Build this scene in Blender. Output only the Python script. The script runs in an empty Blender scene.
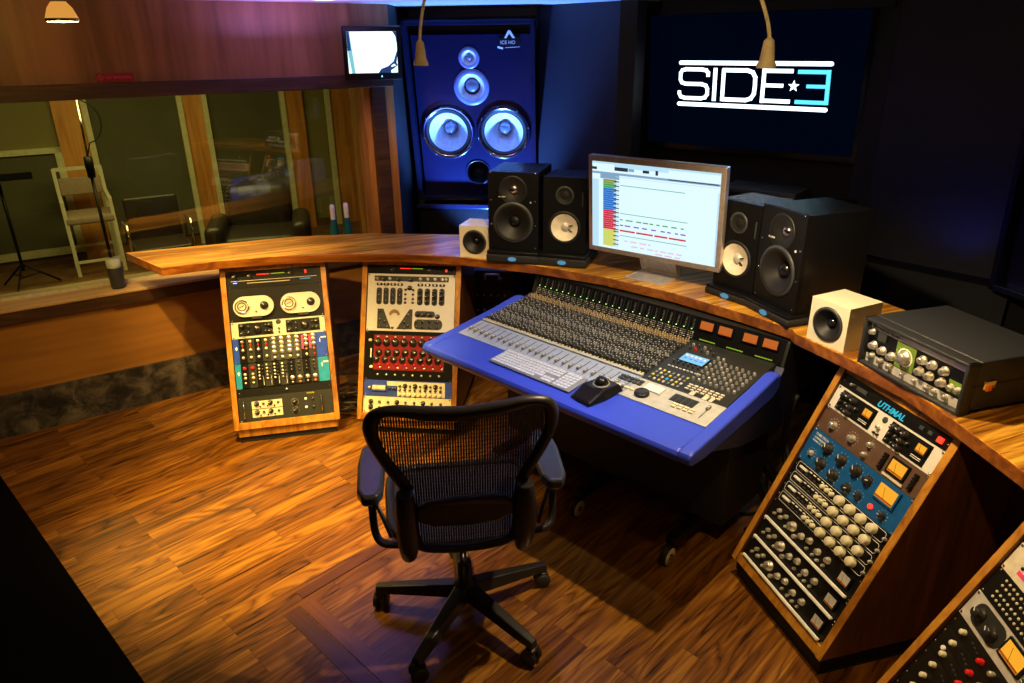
import bpy, bmesh, math, random
from mathutils import Vector, Matrix
random.seed(7)
sc = bpy.context.scene
C = sc.collection
PI = math.pi
def rad(d): return math.radians(d)

# ------------------------------------------------------------------ materials
MATS = {}
def base_mat(name):
    m = bpy.data.materials.new(name); m.use_nodes = True
    nt = m.node_tree; b = nt.nodes['Principled BSDF']
    MATS[name] = m
    return m, nt, b
def plain(name, col, rough=.5, metal=0, noise=.12, bump=0, scale=40, coat=0, spec=.5):
    m, nt, b = base_mat(name)
    b.inputs['Roughness'].default_value = rough; b.inputs['Metallic'].default_value = metal
    b.inputs['Coat Weight'].default_value = coat
    b.inputs['Specular IOR Level'].default_value = spec
    tc = nt.nodes.new('ShaderNodeTexCoord'); n = nt.nodes.new('ShaderNodeTexNoise')
    n.inputs['Scale'].default_value = scale; n.inputs['Detail'].default_value = 3
    nt.links.new(tc.outputs['Object'], n.inputs['Vector'])
    r = nt.nodes.new('ShaderNodeValToRGB')
    lo = [c*(1-noise) for c in col]; hi = [min(1, c*(1+noise)) for c in col]
    r.color_ramp.elements[0].color = (*lo, 1); r.color_ramp.elements[1].color = (*hi, 1)
    r.color_ramp.elements[0].position = .3; r.color_ramp.elements[1].position = .7
    nt.links.new(n.outputs['Fac'], r.inputs['Fac']); nt.links.new(r.outputs['Color'], b.inputs['Base Color'])
    if bump:
        bp = nt.nodes.new('ShaderNodeBump'); bp.inputs['Strength'].default_value = bump; bp.inputs['Distance'].default_value = .002
        nt.links.new(n.outputs['Fac'], bp.inputs['Height']); nt.links.new(bp.outputs['Normal'], b.inputs['Normal'])
    return m
def glow(name, col, strength, base=(.02, .02, .02)):
    m, nt, b = base_mat(name)
    b.inputs['Base Color'].default_value = (*base, 1)
    b.inputs['Specular IOR Level'].default_value = 0; b.inputs['Roughness'].default_value = .9
    b.inputs['Emission Color'].default_value = (*col, 1); b.inputs['Emission Strength'].default_value = strength
    return m
def wood(name, dark, mid, light, rot=0, axis='X', rough=.35, sc_=1.0, board=0, coat=.2, vec='Object'):
    """grain runs along local axis; rot rotates about Z (degrees) before stretching"""
    m, nt, b = base_mat(name)
    L = nt.links.new
    tc = nt.nodes.new('ShaderNodeTexCoord')
    mp = nt.nodes.new('ShaderNodeMapping'); mp.inputs['Rotation'].default_value = (0, 0, rad(rot))
    L(tc.outputs[vec], mp.inputs['Vector'])
    mp2 = nt.nodes.new('ShaderNodeMapping')
    s = {'X': (1.2, 14, 14), 'Y': (14, 1.2, 14), 'Z': (14, 14, 1.2)}[axis]
    mp2.inputs['Scale'].default_value = tuple(k*sc_ for k in s)
    L(mp.outputs['Vector'], mp2.inputs['Vector'])
    n1 = nt.nodes.new('ShaderNodeTexNoise'); n1.inputs['Scale'].default_value = 1; n1.inputs['Detail'].default_value = 5; n1.inputs['Distortion'].default_value = 1.2
    L(mp2.outputs['Vector'], n1.inputs['Vector'])
    mp3 = nt.nodes.new('ShaderNodeMapping'); mp3.inputs['Scale'].default_value = tuple(k*sc_*5 for k in s)
    L(mp.outputs['Vector'], mp3.inputs['Vector'])
    n2 = nt.nodes.new('ShaderNodeTexNoise'); n2.inputs['Scale'].default_value = 1; n2.inputs['Detail'].default_value = 3
    L(mp3.outputs['Vector'], n2.inputs['Vector'])
    mx = nt.nodes.new('ShaderNodeMath'); mx.operation = 'MULTIPLY_ADD'; mx.inputs[1].default_value = .35
    L(n2.outputs['Fac'], mx.inputs[0]); 
    sb = nt.nodes.new('ShaderNodeMath'); sb.operation = 'SUBTRACT'; sb.inputs[1].default_value = .175
    L(n1.outputs['Fac'], sb.inputs[0]); L(sb.outputs[0], mx.inputs[2])
    fac = mx.outputs[0]
    if board:
        br = nt.nodes.new('ShaderNodeTexBrick')
        br.inputs['Scale'].default_value = 1; br.inputs['Mortar Size'].default_value = 0
        br.inputs['Brick Width'].default_value = 40; br.inputs['Row Height'].default_value = board
        br.inputs['Color1'].default_value = (.35, .35, .35, 1); br.inputs['Color2'].default_value = (.65, .65, .65, 1)
        L(mp.outputs['Vector'], br.inputs['Vector'])
        a = nt.nodes.new('ShaderNodeMath'); a.operation = 'MULTIPLY_ADD'; a.inputs[1].default_value = .55
        L(br.outputs['Color'], a.inputs[0])
        a2 = nt.nodes.new('ShaderNodeMath'); a2.operation = 'SUBTRACT'; a2.inputs[1].default_value = .27
        L(fac, a2.inputs[0]); L(a2.outputs[0], a.inputs[2]); fac = a.outputs[0]
    r = nt.nodes.new('ShaderNodeValToRGB'); e = r.color_ramp.elements
    e[0].color = (*dark, 1); e[0].position = .3; e[1].color = (*light, 1); e[1].position = .68
    k = e.new(.5); k.color = (*mid, 1)
    L(fac, r.inputs['Fac']); L(r.outputs['Color'], b.inputs['Base Color'])
    b.inputs['Roughness'].default_value = rough; b.inputs['Coat Weight'].default_value = coat; b.inputs['Coat Roughness'].default_value = .25
    return m
def floor_mat():
    m, nt, b = base_mat('oak_floor'); L = nt.links.new
    tc = nt.nodes.new('ShaderNodeTexCoord')
    mp = nt.nodes.new('ShaderNodeMapping'); mp.vector_type = 'POINT'; mp.inputs['Rotation'].default_value = (0, 0, rad(-45.4)); mp.inputs['Location'].default_value = (7.3, 11.1, 0)
    L(tc.outputs['Object'], mp.inputs['Vector'])
    br = nt.nodes.new('ShaderNodeTexBrick'); br.offset = .37; br.offset_frequency = 1; br.squash = .8; br.squash_frequency = 3
    br.inputs['Scale'].default_value = 1; br.inputs['Brick Width'].default_value = .83; br.inputs['Row Height'].default_value = .078
    br.inputs['Mortar Size'].default_value = .0006; br.inputs['Mortar Smooth'].default_value = .3; br.inputs['Bias'].default_value = 0
    br.inputs['Color1'].default_value = (0, 0, 0, 1); br.inputs['Color2'].default_value = (1, 1, 1, 1); br.inputs['Mortar'].default_value = (.5, .5, .5, 1)
    L(mp.outputs['Vector'], br.inputs['Vector'])
    # shift grain per board
    add = nt.nodes.new('ShaderNodeVectorMath'); add.operation = 'MULTIPLY_ADD'
    add.inputs[1].default_value = (3.1, 1.7, 9.3)
    L(br.outputs['Color'], add.inputs[0]); L(mp.outputs['Vector'], add.inputs[2])
    g = nt.nodes.new('ShaderNodeMapping'); g.inputs['Scale'].default_value = (1.3, 8.5, 1); L(add.outputs[0], g.inputs['Vector'])
    n = nt.nodes.new('ShaderNodeTexNoise'); n.inputs['Scale'].default_value = 1; n.inputs['Detail'].default_value = 2; n.inputs['Distortion'].default_value = .8
    L(g.outputs['Vector'], n.inputs['Vector'])
    # contour lines = cathedral grain
    ml = nt.nodes.new('ShaderNodeMath'); ml.operation = 'MULTIPLY'; ml.inputs[1].default_value = 15; L(n.outputs['Fac'], ml.inputs[0])
    fr = nt.nodes.new('ShaderNodeMath'); fr.operation = 'PINGPONG'; fr.inputs[1].default_value = 1; L(ml.outputs[0], fr.inputs[0])
    g2 = nt.nodes.new('ShaderNodeMapping'); g2.inputs['Scale'].default_value = (3.0, 95, 1); L(add.outputs[0], g2.inputs['Vector'])
    n2 = nt.nodes.new('ShaderNodeTexNoise'); n2.inputs['Scale'].default_value = 1; n2.inputs['Detail'].default_value = 4; L(g2.outputs['Vector'], n2.inputs['Vector'])
    pw = nt.nodes.new('ShaderNodeMath'); pw.operation = 'MULTIPLY_ADD'; pw.inputs[1].default_value = .34; po = nt.nodes.new('ShaderNodeMath'); po.operation = 'POWER'; po.inputs[1].default_value = .45; L(fr.outputs[0], po.inputs[0]); L(po.outputs[0], pw.inputs[0])
    a = nt.nodes.new('ShaderNodeMath'); a.operation = 'MULTIPLY_ADD'; a.inputs[1].default_value = .62; L(n2.outputs['Fac'], a.inputs[0])
    a.inputs[2].default_value = -.25; L(a.outputs[0], pw.inputs[2])
    a3 = nt.nodes.new('ShaderNodeMath'); a3.operation = 'MULTIPLY_ADD'; a3.inputs[1].default_value = .26; L(br.outputs['Color'], a3.inputs[0]); L(pw.outputs[0], a3.inputs[2])
    r = nt.nodes.new('ShaderNodeValToRGB'); e = r.color_ramp.elements
    e[0].position = .10; e[0].color = (.022, .006, .001, 1); e[1].position = .80; e[1].color = (.46, .205, .022, 1)
    k = e.new(.42); k.color = (.17, .058, .006, 1)
    L(a3.outputs[0], r.inputs['Fac'])
    mix = nt.nodes.new('ShaderNodeMixRGB'); mix.inputs['Color2'].default_value = (.03, .01, .004, 1)
    L(br.outputs['Fac'], mix.inputs['Fac']); L(r.outputs['Color'], mix.inputs['Color1']); L(mix.outputs['Color'], b.inputs['Base Color'])
    rr = nt.nodes.new('ShaderNodeMapRange'); rr.inputs['To Min'].default_value = .2; rr.inputs['To Max'].default_value = .42; L(n2.outputs['Fac'], rr.inputs['Value']); L(rr.outputs[0], b.inputs['Roughness'])
    bp = nt.nodes.new('ShaderNodeBump'); bp.inputs['Strength'].default_value = .15; bp.inputs['Distance'].default_value = .002
    L(n2.outputs['Fac'], bp.inputs['Height']); L(bp.outputs['Normal'], b.inputs['Normal'])
    return m
def stone_mat():
    m, nt, b = base_mat('mottled_stone'); L = nt.links.new
    tc = nt.nodes.new('ShaderNodeTexCoord')
    n = nt.nodes.new('ShaderNodeTexNoise'); n.inputs['Scale'].default_value = 9; n.inputs['Detail'].default_value = 8; n.inputs['Distortion'].default_value = .6; n.inputs['Roughness'].default_value = .7
    L(tc.outputs['Object'], n.inputs['Vector'])
    r = nt.nodes.new('ShaderNodeValToRGB'); e = r.color_ramp.elements
    e[0].position = .40; e[0].color = (.010, .010, .012, 1); e[1].position = .70; e[1].color = (.17, .14, .11, 1)
    k = e.new(.5); k.color = (.045, .040, .036, 1)
    L(n.outputs['Fac'], r.inputs['Fac']); L(r.outputs['Color'], b.inputs['Base Color']); b.inputs['Roughness'].default_value = .5
    return m
def glass_mat():
    m = bpy.data.materials.new('window_glass'); m.use_nodes = True; MATS['glass'] = m
    nt = m.node_tree; nt.nodes.clear(); L = nt.links.new
    o = nt.nodes.new('ShaderNodeOutputMaterial'); mx = nt.nodes.new('ShaderNodeMixShader'); fr = nt.nodes.new('ShaderNodeFresnel'); fr.inputs['IOR'].default_value = 1.75
    t = nt.nodes.new('ShaderNodeBsdfTransparent'); t.inputs['Color'].default_value = (.86, .9, .82, 1)
    g = nt.nodes.new('ShaderNodeBsdfGlossy'); g.inputs['Roughness'].default_value = .012
    L(fr.outputs[0], mx.inputs[0]); L(t.outputs[0], mx.inputs[1]); L(g.outputs[0], mx.inputs[2]); L(mx.outputs[0], o.inputs['Surface'])
    return m
M = MATS
floor_mat(); stone_mat(); glass_mat()
wood('worktop', (.17, .058, .006), (.48, .20, .018), (.88, .48, .06), rot=-22, axis='X', rough=.28, sc_=2.2, board=.075, coat=.35)
wood('worktop_edge', (.12, .032, .005), (.24, .07, .009), (.38, .13, .018), rot=0, axis='X', rough=.35, sc_=1)
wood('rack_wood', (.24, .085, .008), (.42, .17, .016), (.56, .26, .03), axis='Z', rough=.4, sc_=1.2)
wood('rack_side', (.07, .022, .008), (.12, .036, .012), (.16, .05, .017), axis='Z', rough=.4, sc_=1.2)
wood('wall_wood', (.17, .07, .022), (.27, .115, .04), (.36, .16, .06), axis='Z', rough=.45, sc_=.45, coat=.1)
wood('low_wood', (.24, .10, .020), (.34, .15, .028), (.42, .19, .04), axis='X', rough=.45, sc_=.4, coat=.1)
wood('dark_trim', (.03, .013, .006), (.06, .025, .01), (.10, .045, .02), axis='X', rough=.5, sc_=1.5)
wood('sill_wood', (.42, .25, .09), (.6, .38, .15), (.74, .52, .22), axis='X', rough=.4, sc_=.8)
wood('jamb_wood', (.30, .11, .025), (.45, .19, .045), (.58, .27, .07), axis='Z', rough=.4, sc_=.8)
wood('column_wood', (.42, .15, .03), (.6, .24, .05), (.7, .32, .08), axis='Z', rough=.5, sc_=.6)
plain('cream_trim', (.62, .58, .36), .6)
plain('live_wall', (.22, .185, .075), .9, noise=.06, scale=3)
plain('live_panel', (.095, .088, .05), .9, noise=.08, scale=3)
plain('live_floor', (.16, .075, .03), .5, noise=.3, scale=6)
plain('black_wall', (.007, .007, .008), .6, noise=.2, scale=8)
plain('blue_wall', (.012, .013, .024), .5, noise=.1, scale=6)
plain('ceiling_paint', (.55, .53, .5), .8)
plain('black', (.003, .003, .003), .45, spec=.3)
plain('speaker_vinyl', (.005, .005, .006), .27, bump=.35, scale=420)
plain('black_soft', (.008, .008, .009), .75, bump=.3, scale=200)
plain('black_gloss', (.008, .008, .009), .18)
plain('tolex', (.024, .026, .029), .42, bump=.8, scale=420)
plain('panel_black', (.004, .004, .004), .35, spec=.3)
plain('panel_grey', (.040, .045, .044), .45)
plain('panel_silver', (.62, .6, .55), .35, metal=.3)
plain('panel_white', (.70, .68, .61), .4, noise=.03)
plain('panel_cream', (.68, .62, .46), .45)
plain('panel_mint', (.52, .6, .48), .45)
plain('panel_brown', (.10, .055, .035), .4)
plain('panel_teal', (.006, .085, .27), .38)
plain('panel_blue', (.01, .06, .55), .4)
plain('panel_sky', (.01, .26, .50), .4)
plain('panel_navy', (.03, .06, .35), .4)
plain('panel_red', (.22, .006, .010), .4)
plain('panel_green', (.16, .26, .03), .4)
plain('print_white', (.85, .85, .8), .5)
plain('print_yellow', (.7, .6, .02), .5)
plain('pink', (.8, .06, .2), .5)
plain('orange', (.85, .2, .03), .5)
plain('knob_black', (.02, .019, .018), .28)
plain('knob_grey', (.22, .22, .21), .35)
plain('knob_silver', (.92, .87, .76), .3, metal=.86)
plain('knob_cream', (.72, .68, .48), .35)
plain('knob_red', (.65, .01, .01), .35)
plain('knob_gold', (.26, .17, .06), .35)
plain('chrome', (.8, .8, .8), .12, metal=1)
plain('alu', (.62, .52, .44), .34, metal=.75)
plain('alu_pale', (.75, .73, .72), .28, metal=.6)
plain('console_blue', (.036, .075, .74), .42, noise=.04, scale=200, bump=.15)
plain('console_side_shaded', (.012, .016, .07), .5)  # console blue darkened, shade of the inset end panels put into the colour
plain('console_dark', (.016, .017, .014), .45)
plain('console_grey', (.34, .41, .58), .42)  # bluish tint stands in for cooler light on the fader plate
plain('console_pale', (.50, .50, .46), .42)
plain('key_base', (.22, .24, .30), .5)
plain('key_white', (.62, .70, .88), .4)  # blue-white tint stands in for cooler light on the keys
plain('cone_white', (.82, .74, .56), .7)
plain('cone_dark', (.007, .0065, .006), .55)
plain('rubber', (.008, .008, .008), .6)
plain('cube_paint', (.85, .79, .56), .3, noise=.02, coat=.3)
plain('baffle', (.008, .008, .035), .22, noise=.05)
plain('woofer_cone', (.72, .76, .82), .55)
plain('horn_metal', (.8, .8, .84), .35, metal=.1)
plain('halo_flange', (.20, .22, .42), .35)  # pale blue paints in the bright halo around midrange and tweeter
plain('dust_cap', (.18, .2, .26), .25)
plain('frame_blue', (.008, .009, .03), .2)
plain('chair_plastic', (.016, .013, .012), .4)
plain('chair_base', (.018, .017, .017), .35)
plain('mesh_fabric', (.016, .015, .015), .6)
plain('arm_pad', (.03, .034, .045), .28)
plain('leather', (.03, .022, .018), .4)
plain('stool_fabric', (.35, .25, .19), .8)
plain('cord', (.85, .72, .40), .5)
plain('lamp_cap', (.85, .70, .38), .5)
plain('sign_red', (.30, .008, .012), .5)
plain('teal_bottle', (.01, .10, .11), .3)
plain('carpet_black', (.0022, .0016, .001), .95, bump=.6, scale=300, spec=.05)
plain('meter_glass', (.4, .1, .02), .3)
glow('amber', (1, .42, .02), .95)
glow('amber_dim', (1, .22, .02), .5)
glow('led_green', (.4, 1, .25), 2.2)
glow('led_lime', (.4, .65, .03), .8)
glow('led_red', (1, .035, .015), 2.2)
glow('led_white', (.8, .9, 1), 3)
glow('led_cyan', (.02, .5, .6), 1.0)
glow('led_blue', (.1, .3, 1), 6)
glow('badge_cyan', (.15, .5, .8), .5)
glow('tv_off', (.0, .006, .03), .16, base=(.004, .005, .01))
glow('tv_white', (.8, .93, 1), 2.6)
glow('tv_cyan', (.10, .62, .85), 1.6)
glow('scr_white', (.72, .93, 1), 1.05)
glow('scr_grey', (.25, .42, .62), .9)
glow('scr_pale', (.50, .78, .95), 1.0)
glow('scr_olive', (.28, .34, .06), .9)
glow('scr_green', (.06, .42, .12), .9)
glow('scr_blue', (.01, .16, .62), 1.0)
glow('scr_red', (.68, .02, .06), .95)
glow('scr_yellow', (.62, .66, .10), 1.0)
glow('scr_purple', (.18, .08, .5), .9)
glow('scr_teal', (.05, .42, .32), .9)
glow('scr_pink', (.8, .5, .68), 1.0)
glow('scr_dark', (.02, .03, .05), 1)
glow('cctv_white', (.72, 1, 1), 1.6)
glow('cctv_cyan', (.2, .55, .62), 1.1)
glow('cctv_blue', (.02, .06, .22), .8)
glow('lcd_blue', (.25, .62, .95), 1.0)
glow('dichroic', (1, .42, .07), .7)
glow('bulb', (1, .72, .36), 40)

# ------------------------------------------------------------------ mesh helpers
class MB:
    def __init__(s): s.bm = bmesh.new(); s.mats = []
    def mi(s, m):
        if m not in s.mats: s.mats.append(m)
        return s.mats.index(m)
    def face(s, vs, m):
        try: f = s.bm.faces.new(vs); f.material_index = s.mi(m); return f
        except ValueError: return None
    def box(s, c, d, m, rz=0, T=None, bev=0):
        x, y, z = d[0]/2, d[1]/2, d[2]/2
        R = Matrix.Rotation(rz, 3, 'Z')
        def V(a): 
            p = Vector(c) + R @ Vector(a); return (T @ p) if T else p
        if bev <= 0:
            v = [s.bm.verts.new(V((i*x, j*y, k*z))) for i in (-1, 1) for j in (-1, 1) for k in (-1, 1)]
            for q in ((0, 1, 3, 2), (4, 6, 7, 5), (0, 4, 5, 1), (2, 3, 7, 6), (0, 2, 6, 4), (1, 5, 7, 3)): s.face([v[i] for i in q], m)
            return
        t = bmesh.new(); bmesh.ops.create_cube(t, size=1)
        for w in t.verts: w.co = Vector((w.co.x*d[0], w.co.y*d[1], w.co.z*d[2]))
        bmesh.ops.bevel(t, geom=t.edges[:], offset=bev, segments=3, affect='EDGES', profile=.5)
        s.merge(t, m, lambda p: V(p)); t.free()
    def merge(s, t, m, f, smooth=True):
        mp = {w: s.bm.verts.new(f(w.co)) for w in t.verts}
        for fc in t.faces:
            g = s.face([mp[w] for w in fc.verts], m)
            if g: g.smooth = smooth
    def bar(s, a, b, w, h, m, up=(0, 0, 1)):
        a, b = Vector(a), Vector(b); d = (b-a); L = d.length; d.normalize(); u = Vector(up)
        sd = d.cross(u)
        if sd.length < 1e-4: sd = d.cross(Vector((1, 0, 0)))
        sd.normalize(); u = sd.cross(d)
        vs = [s.bm.verts.new(p + sd*(i*w/2) + u*(j*h/2)) for p in (a, b) for i, j in ((-1, -1), (1, -1), (1, 1), (-1, 1))]
        for q in ((0, 3, 2, 1), (4, 5, 6, 7), (0, 1, 5, 4), (1, 2, 6, 5), (2, 3, 7, 6), (3, 0, 4, 7)): s.face([vs[i] for i in q], m)
    def lathe(s, prof, m, o=(0, 0, 0), ax='Z', n=24, T=None, mats=None, smooth=True):
        """prof: list of (r, h) along axis. ax 'Z' up or '-Y' out of a rack face"""
        def P(r, h, a):
            c, d = math.cos(a)*r, math.sin(a)*r
            p = Vector((c, d, h)) if ax == 'Z' else (Vector((c, -h, d)) if ax == '-Y' else Vector((h, c, d)))
            p = p + Vector(o); return (T @ p) if T else p
        rings = []
        for r, h in prof:
            if r < 1e-6: rings.append([s.bm.verts.new(P(0, h, 0))])
            else: rings.append([s.bm.verts.new(P(r, h, 2*PI*i/n)) for i in range(n)])
        for k in range(len(rings)-1):
            a, b = rings[k], rings[k+1]; mm = mats[k] if mats else m
            for i in range(n):
                j = (i+1) % n
                if len(a) == 1 and len(b) == 1: continue
                if len(a) == 1: f = s.face([a[0], b[i], b[j]], mm)
                elif len(b) == 1: f = s.face([a[i], a[j], b[0]], mm)
                else: f = s.face([a[i], a[j], b[j], b[i]], mm)
                if f: f.smooth = smooth
    def tube(s, pts, r, m, n=8, closed=False):
        pts = [Vector(p) for p in pts]; rr = r if isinstance(r, (list, tuple)) else [r]*len(pts)
        rings = []; prev = None
        for i, p in enumerate(pts):
            if closed: d = pts[(i+1) % len(pts)] - pts[i-1]
            else: d = pts[min(i+1, len(pts)-1)] - pts[max(i-1, 0)]
            d.normalize()
            u = prev if prev is not None else (Vector((0, 0, 1)) if abs(d.z) < .9 else Vector((1, 0, 0)))
            u = u - d*u.dot(d); u.normalize(); prev = u; w = d.cross(u)
            rings.append([s.bm.verts.new(p + (u*math.cos(2*PI*k/n) + w*math.sin(2*PI*k/n))*rr[i]) for k in range(n)])
        R = len(rings)
        for i in range(R if closed else R-1):
            a, b = rings[i], rings[(i+1) % R]
            for k in range(n):
                f = s.face([a[k], a[(k+1) % n], b[(k+1) % n], b[k]], m)
                if f: f.smooth = True
        if not closed: s.face(rings[0][::-1], m); s.face(rings[-1], m)
    def prism(s, poly, f0, f1, m, ms=None):
        """poly 2d; f0,f1 map (a,b)->3d for two caps"""
        a = [s.bm.verts.new(f0(p)) for p in poly]; b = [s.bm.verts.new(f1(p)) for p in poly]
        s.face(a[::-1], m); s.face(b, m)
        for i in range(len(poly)):
            j = (i+1) % len(poly); s.face([a[i], a[j], b[j], b[i]], ms or m)
    def build(s, name, parent=None, loc=None, rot=None, mw=None, bevel=0, sub=0, smooth=False):
        bmesh.ops.recalc_face_normals(s.bm, faces=s.bm.faces[:])
        me = bpy.data.meshes.new(name)
        s.bm.to_mesh(me); s.bm.free()
        for k in s.mats: me.materials.append(M[k] if isinstance(k, str) else k)
        return link(name, me, parent, loc, rot, mw, bevel, sub, smooth)
def link(name, me, parent=None, loc=None, rot=None, mw=None, bevel=0, sub=0, smooth=False):
    o = bpy.data.objects.new(name, me); C.objects.link(o)
    if parent: o.parent = parent
    if loc: o.location = loc
    if rot: o.rotation_euler = rot
    if mw: o.matrix_basis = mw
    if smooth:
        for p in me.polygons: p.use_smooth = True
    if bevel:
        b = o.modifiers.new('bevel', 'BEVEL'); b.width = bevel; b.segments = 2; b.limit_method = 'ANGLE'; b.angle_limit = rad(40)
    if sub:
        b = o.modifiers.new('sub', 'SUBSURF'); b.levels = sub; b.render_levels = sub
    return o
def mesh_of(mb, name):
    bmesh.ops.recalc_face_normals(mb.bm, faces=mb.bm.faces[:])
    me = bpy.data.meshes.new(name); mb.bm.to_mesh(me); mb.bm.free()
    for k in mb.mats: me.materials.append(M[k])
    return me
def tag(o, label=None, cat=None, group=None, kind=None):
    if label: o['label'] = label
    if cat: o['category'] = cat
    if group: o['group'] = group
    if kind: o['kind'] = kind
    return o
def thing(name, label, cat, loc=(0, 0, 0), rz=0, group=None, mw=None):
    o = bpy.data.objects.new(name, None); C.objects.link(o); o.empty_display_size = .1
    if mw: o.matrix_basis = mw
    else: o.location = loc; o.rotation_euler = (0, 0, rz)
    return tag(o, label, cat, group)
def st(o): o['kind'] = 'structure'; return o
def part_label(o, l): o['label'] = l; return o
def text_mesh(s, size, mat, name='lettering', align='LEFT', ext=.0004, shear=0, space=1.0, off=0):
    cu = bpy.data.curves.new(name, 'FONT'); cu.body = s; cu.size = size; cu.align_x = align; cu.extrude = ext; cu.shear = shear; cu.space_character = space; cu.offset = off
    ob = bpy.data.objects.new('tmp_text', cu); C.objects.link(ob)
    dg = bpy.context.evaluated_depsgraph_get(); me = bpy.data.meshes.new_from_object(ob.evaluated_get(dg))
    bpy.data.objects.remove(ob); bpy.data.curves.remove(cu)
    me.materials.clear(); me.materials.append(M[mat]); me.name = name
    return me
TXTROT = (PI/2, 0, 0)   # text lying on a -Y facing panel

# ------------------------------------------------------------------ camera
F = 712.9; p = rad(22.794); r = rad(.631)
f = Vector((0, math.cos(p), -math.sin(p))); R0 = Vector((1, 0, 0)); U0 = R0.cross(f)
Rv = R0*math.cos(r) - U0*math.sin(r); Uv = U0*math.cos(r) + R0*math.sin(r)
cam = bpy.data.cameras.new('camera'); co = bpy.data.objects.new('camera', cam); C.objects.link(co)
cam.sensor_width = 36; cam.lens = F*36/1024; cam.clip_start = .02
mm = Matrix((Rv, Uv, -f)).transposed().to_4x4(); mm.translation = (0, 0, 1.961)
co.matrix_world = mm; sc.camera = co

# ------------------------------------------------------------------ room shell
P0 = Vector((-2.795, 3.389, 0)); D = Vector((.841, .541, 0)); N = Vector((-.541, .841, 0))
WY = math.atan2(.541, .841)
def W(t, off, z): return P0 + D*t + N*off + Vector((0, 0, z))
def wallbox(name, t0, t1, o0, o1, z0, z1, mat, bev=0, **k):
    b = MB(); b.box(((t0+t1)/2, (o0+o1)/2, (z0+z1)/2), (t1-t0, o1-o0, z1-z0), mat)
    o = b.build(name, loc=P0, rot=(0, 0, WY), bevel=bev); return o
CEIL = 2.178
def slab(name, poly, z0, z1, mat):
    b = MB(); b.prism(poly, lambda q: (q[0], q[1], z0), lambda q: (q[0], q[1], z1), mat); return b.build(name)
corner = W(2.46, 0, 0)
A_ = (.20, 5.07); B_ = (.75, 4.55); C_ = (1.86, 3.92); E_ = (2.42, 3.28); G_ = (2.62, 2.2)
w0 = W(-2.6, 0, 0); w1 = W(2.46, 0, 0)
st(slab('floor', [(-5.2, -2.2), (3.4, -2.2), (3.4, 5.66), (-.74, 5.66), (w1.x, w1.y), (w0.x, w0.y), (-5.2, 1.9)], -.1, 0, 'oak_floor'))
lf = [W(-2.6, .0, 0), W(4.6, .0, 0), W(4.6, 4.2, 0), W(-2.6, 4.2, 0)]
o = st(slab('floor', [(q.x, q.y) for q in (W(-2.6, .02, 0), W(2.4, .02, 0), W(2.55, .3, 0), W(4.6, .3, 0), W(4.6, 4.2, 0), W(-2.6, 4.2, 0))], -.1, -.001, 'live_floor'))
st(slab('ceiling', [(-6.5, -2.2), (3.4, -2.2), (3.4, 9.5), (-6.5, 9.5)], CEIL, CEIL+.1, 'ceiling_paint'))
# left wall, from the floor up
st(wallbox('baseboard_left', -2.6, 2.46, -.02, .0, 0, .24, 'mottled_stone'.replace('mottled_stone', 'mottled_stone')))
st(wallbox('wall_left', -2.6, 2.46, .0, .12, 0, .63, 'low_wood'))
st(wallbox('trim_1', -2.6, 2.31, -.025, .02, .625, .692, 'dark_trim', bev=.003))
st(wallbox('trim_2', -2.6, 2.31, -.03, .30, .692, .707, 'sill_wood', bev=.003))
st(wallbox('trim_3', -2.6, 2.31, .135, .150, .707, .725, 'cream_trim', bev=.002))
st(wallbox('trim_4', -2.6, 2.46, -.025, .02, 1.715, 1.79, 'dark_trim', bev=.003))
st(wallbox('wall_left', -2.6, 2.46, .0, .12, 1.79, CEIL, 'wall_wood'))
st(wallbox('trim_5', 2.27, 2.32, .02, .26, .707, 1.715, 'jamb_wood', bev=.003))
st(wallbox('trim_6', 2.31, 2.40, -.02, .10, 0, 1.715, 'dark_trim', bev=.004))
st(wallbox('trim_7', 2.40, 2.46, -.005, .10, .24, 1.79, 'jamb_wood', bev=.004))
st(wallbox('wall_left', 2.32, 2.46, .10, .30, 0, CEIL, 'black_wall'))
gl = wallbox('window_1', -2.6, 2.28, .158, .166, .72, 1.72, 'black'); gl.data.materials.clear(); gl.data.materials.append(M['glass']); st(gl)
# live room behind the glass
st(wallbox('wall_rear', -2.6, 4.6, 3.8, 3.95, 0, CEIL, 'live_wall'))
st(wallbox('wall_live_room_left', -2.75, -2.6, -.1, 3.95, 0, CEIL, 'live_wall'))
st(wallbox('wall_live_room_right', 4.6, 4.75, -.9, 3.95, 0, CEIL, 'live_wall'))
def livecol(n, t0, t1, trims):
    st(wallbox('trim_%d' % n, t0, t1, 3.74, 3.80, 0, CEIL, 'column_wood'))
    for q in trims: st(wallbox('trim_%d' % n, q, q+.05, 3.71, 3.76, 0, CEIL, 'cream_trim'))
livecol(8, 1.83, 2.01, (1.775, 2.01)); livecol(9, 2.86, 3.05, (2.80,)); livecol(10, .70, .95, (.94,)); livecol(11, 3.35, 3.6, (3.3,))
st(wallbox('trim_12', -2.6, .64, 3.74, 3.80, .08, .15, 'cream_trim')); st(wallbox('trim_12', -2.6, .70, 3.74, 3.80, 1.04, 1.09, 'cream_trim')); st(wallbox('trim_12', .64, .70, 3.74, 3.80, .08, 1.09, 'cream_trim'))
st(wallbox('wall_rear_panel', -2.6, .64, 3.77, 3.80, .15, 1.04, 'live_panel'))
st(wallbox('wall_rear_panel', .99, 1.775, 3.77, 3.80, .10, CEIL, 'live_panel')); st(wallbox('wall_rear_panel', 2.06, 2.80, 3.77, 3.80, .10, CEIL, 'live_panel'))
st(wallbox('baseboard_rear', -2.6, 4.6, 3.77, 3.8, 0, .08, 'live_floor'))

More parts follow.
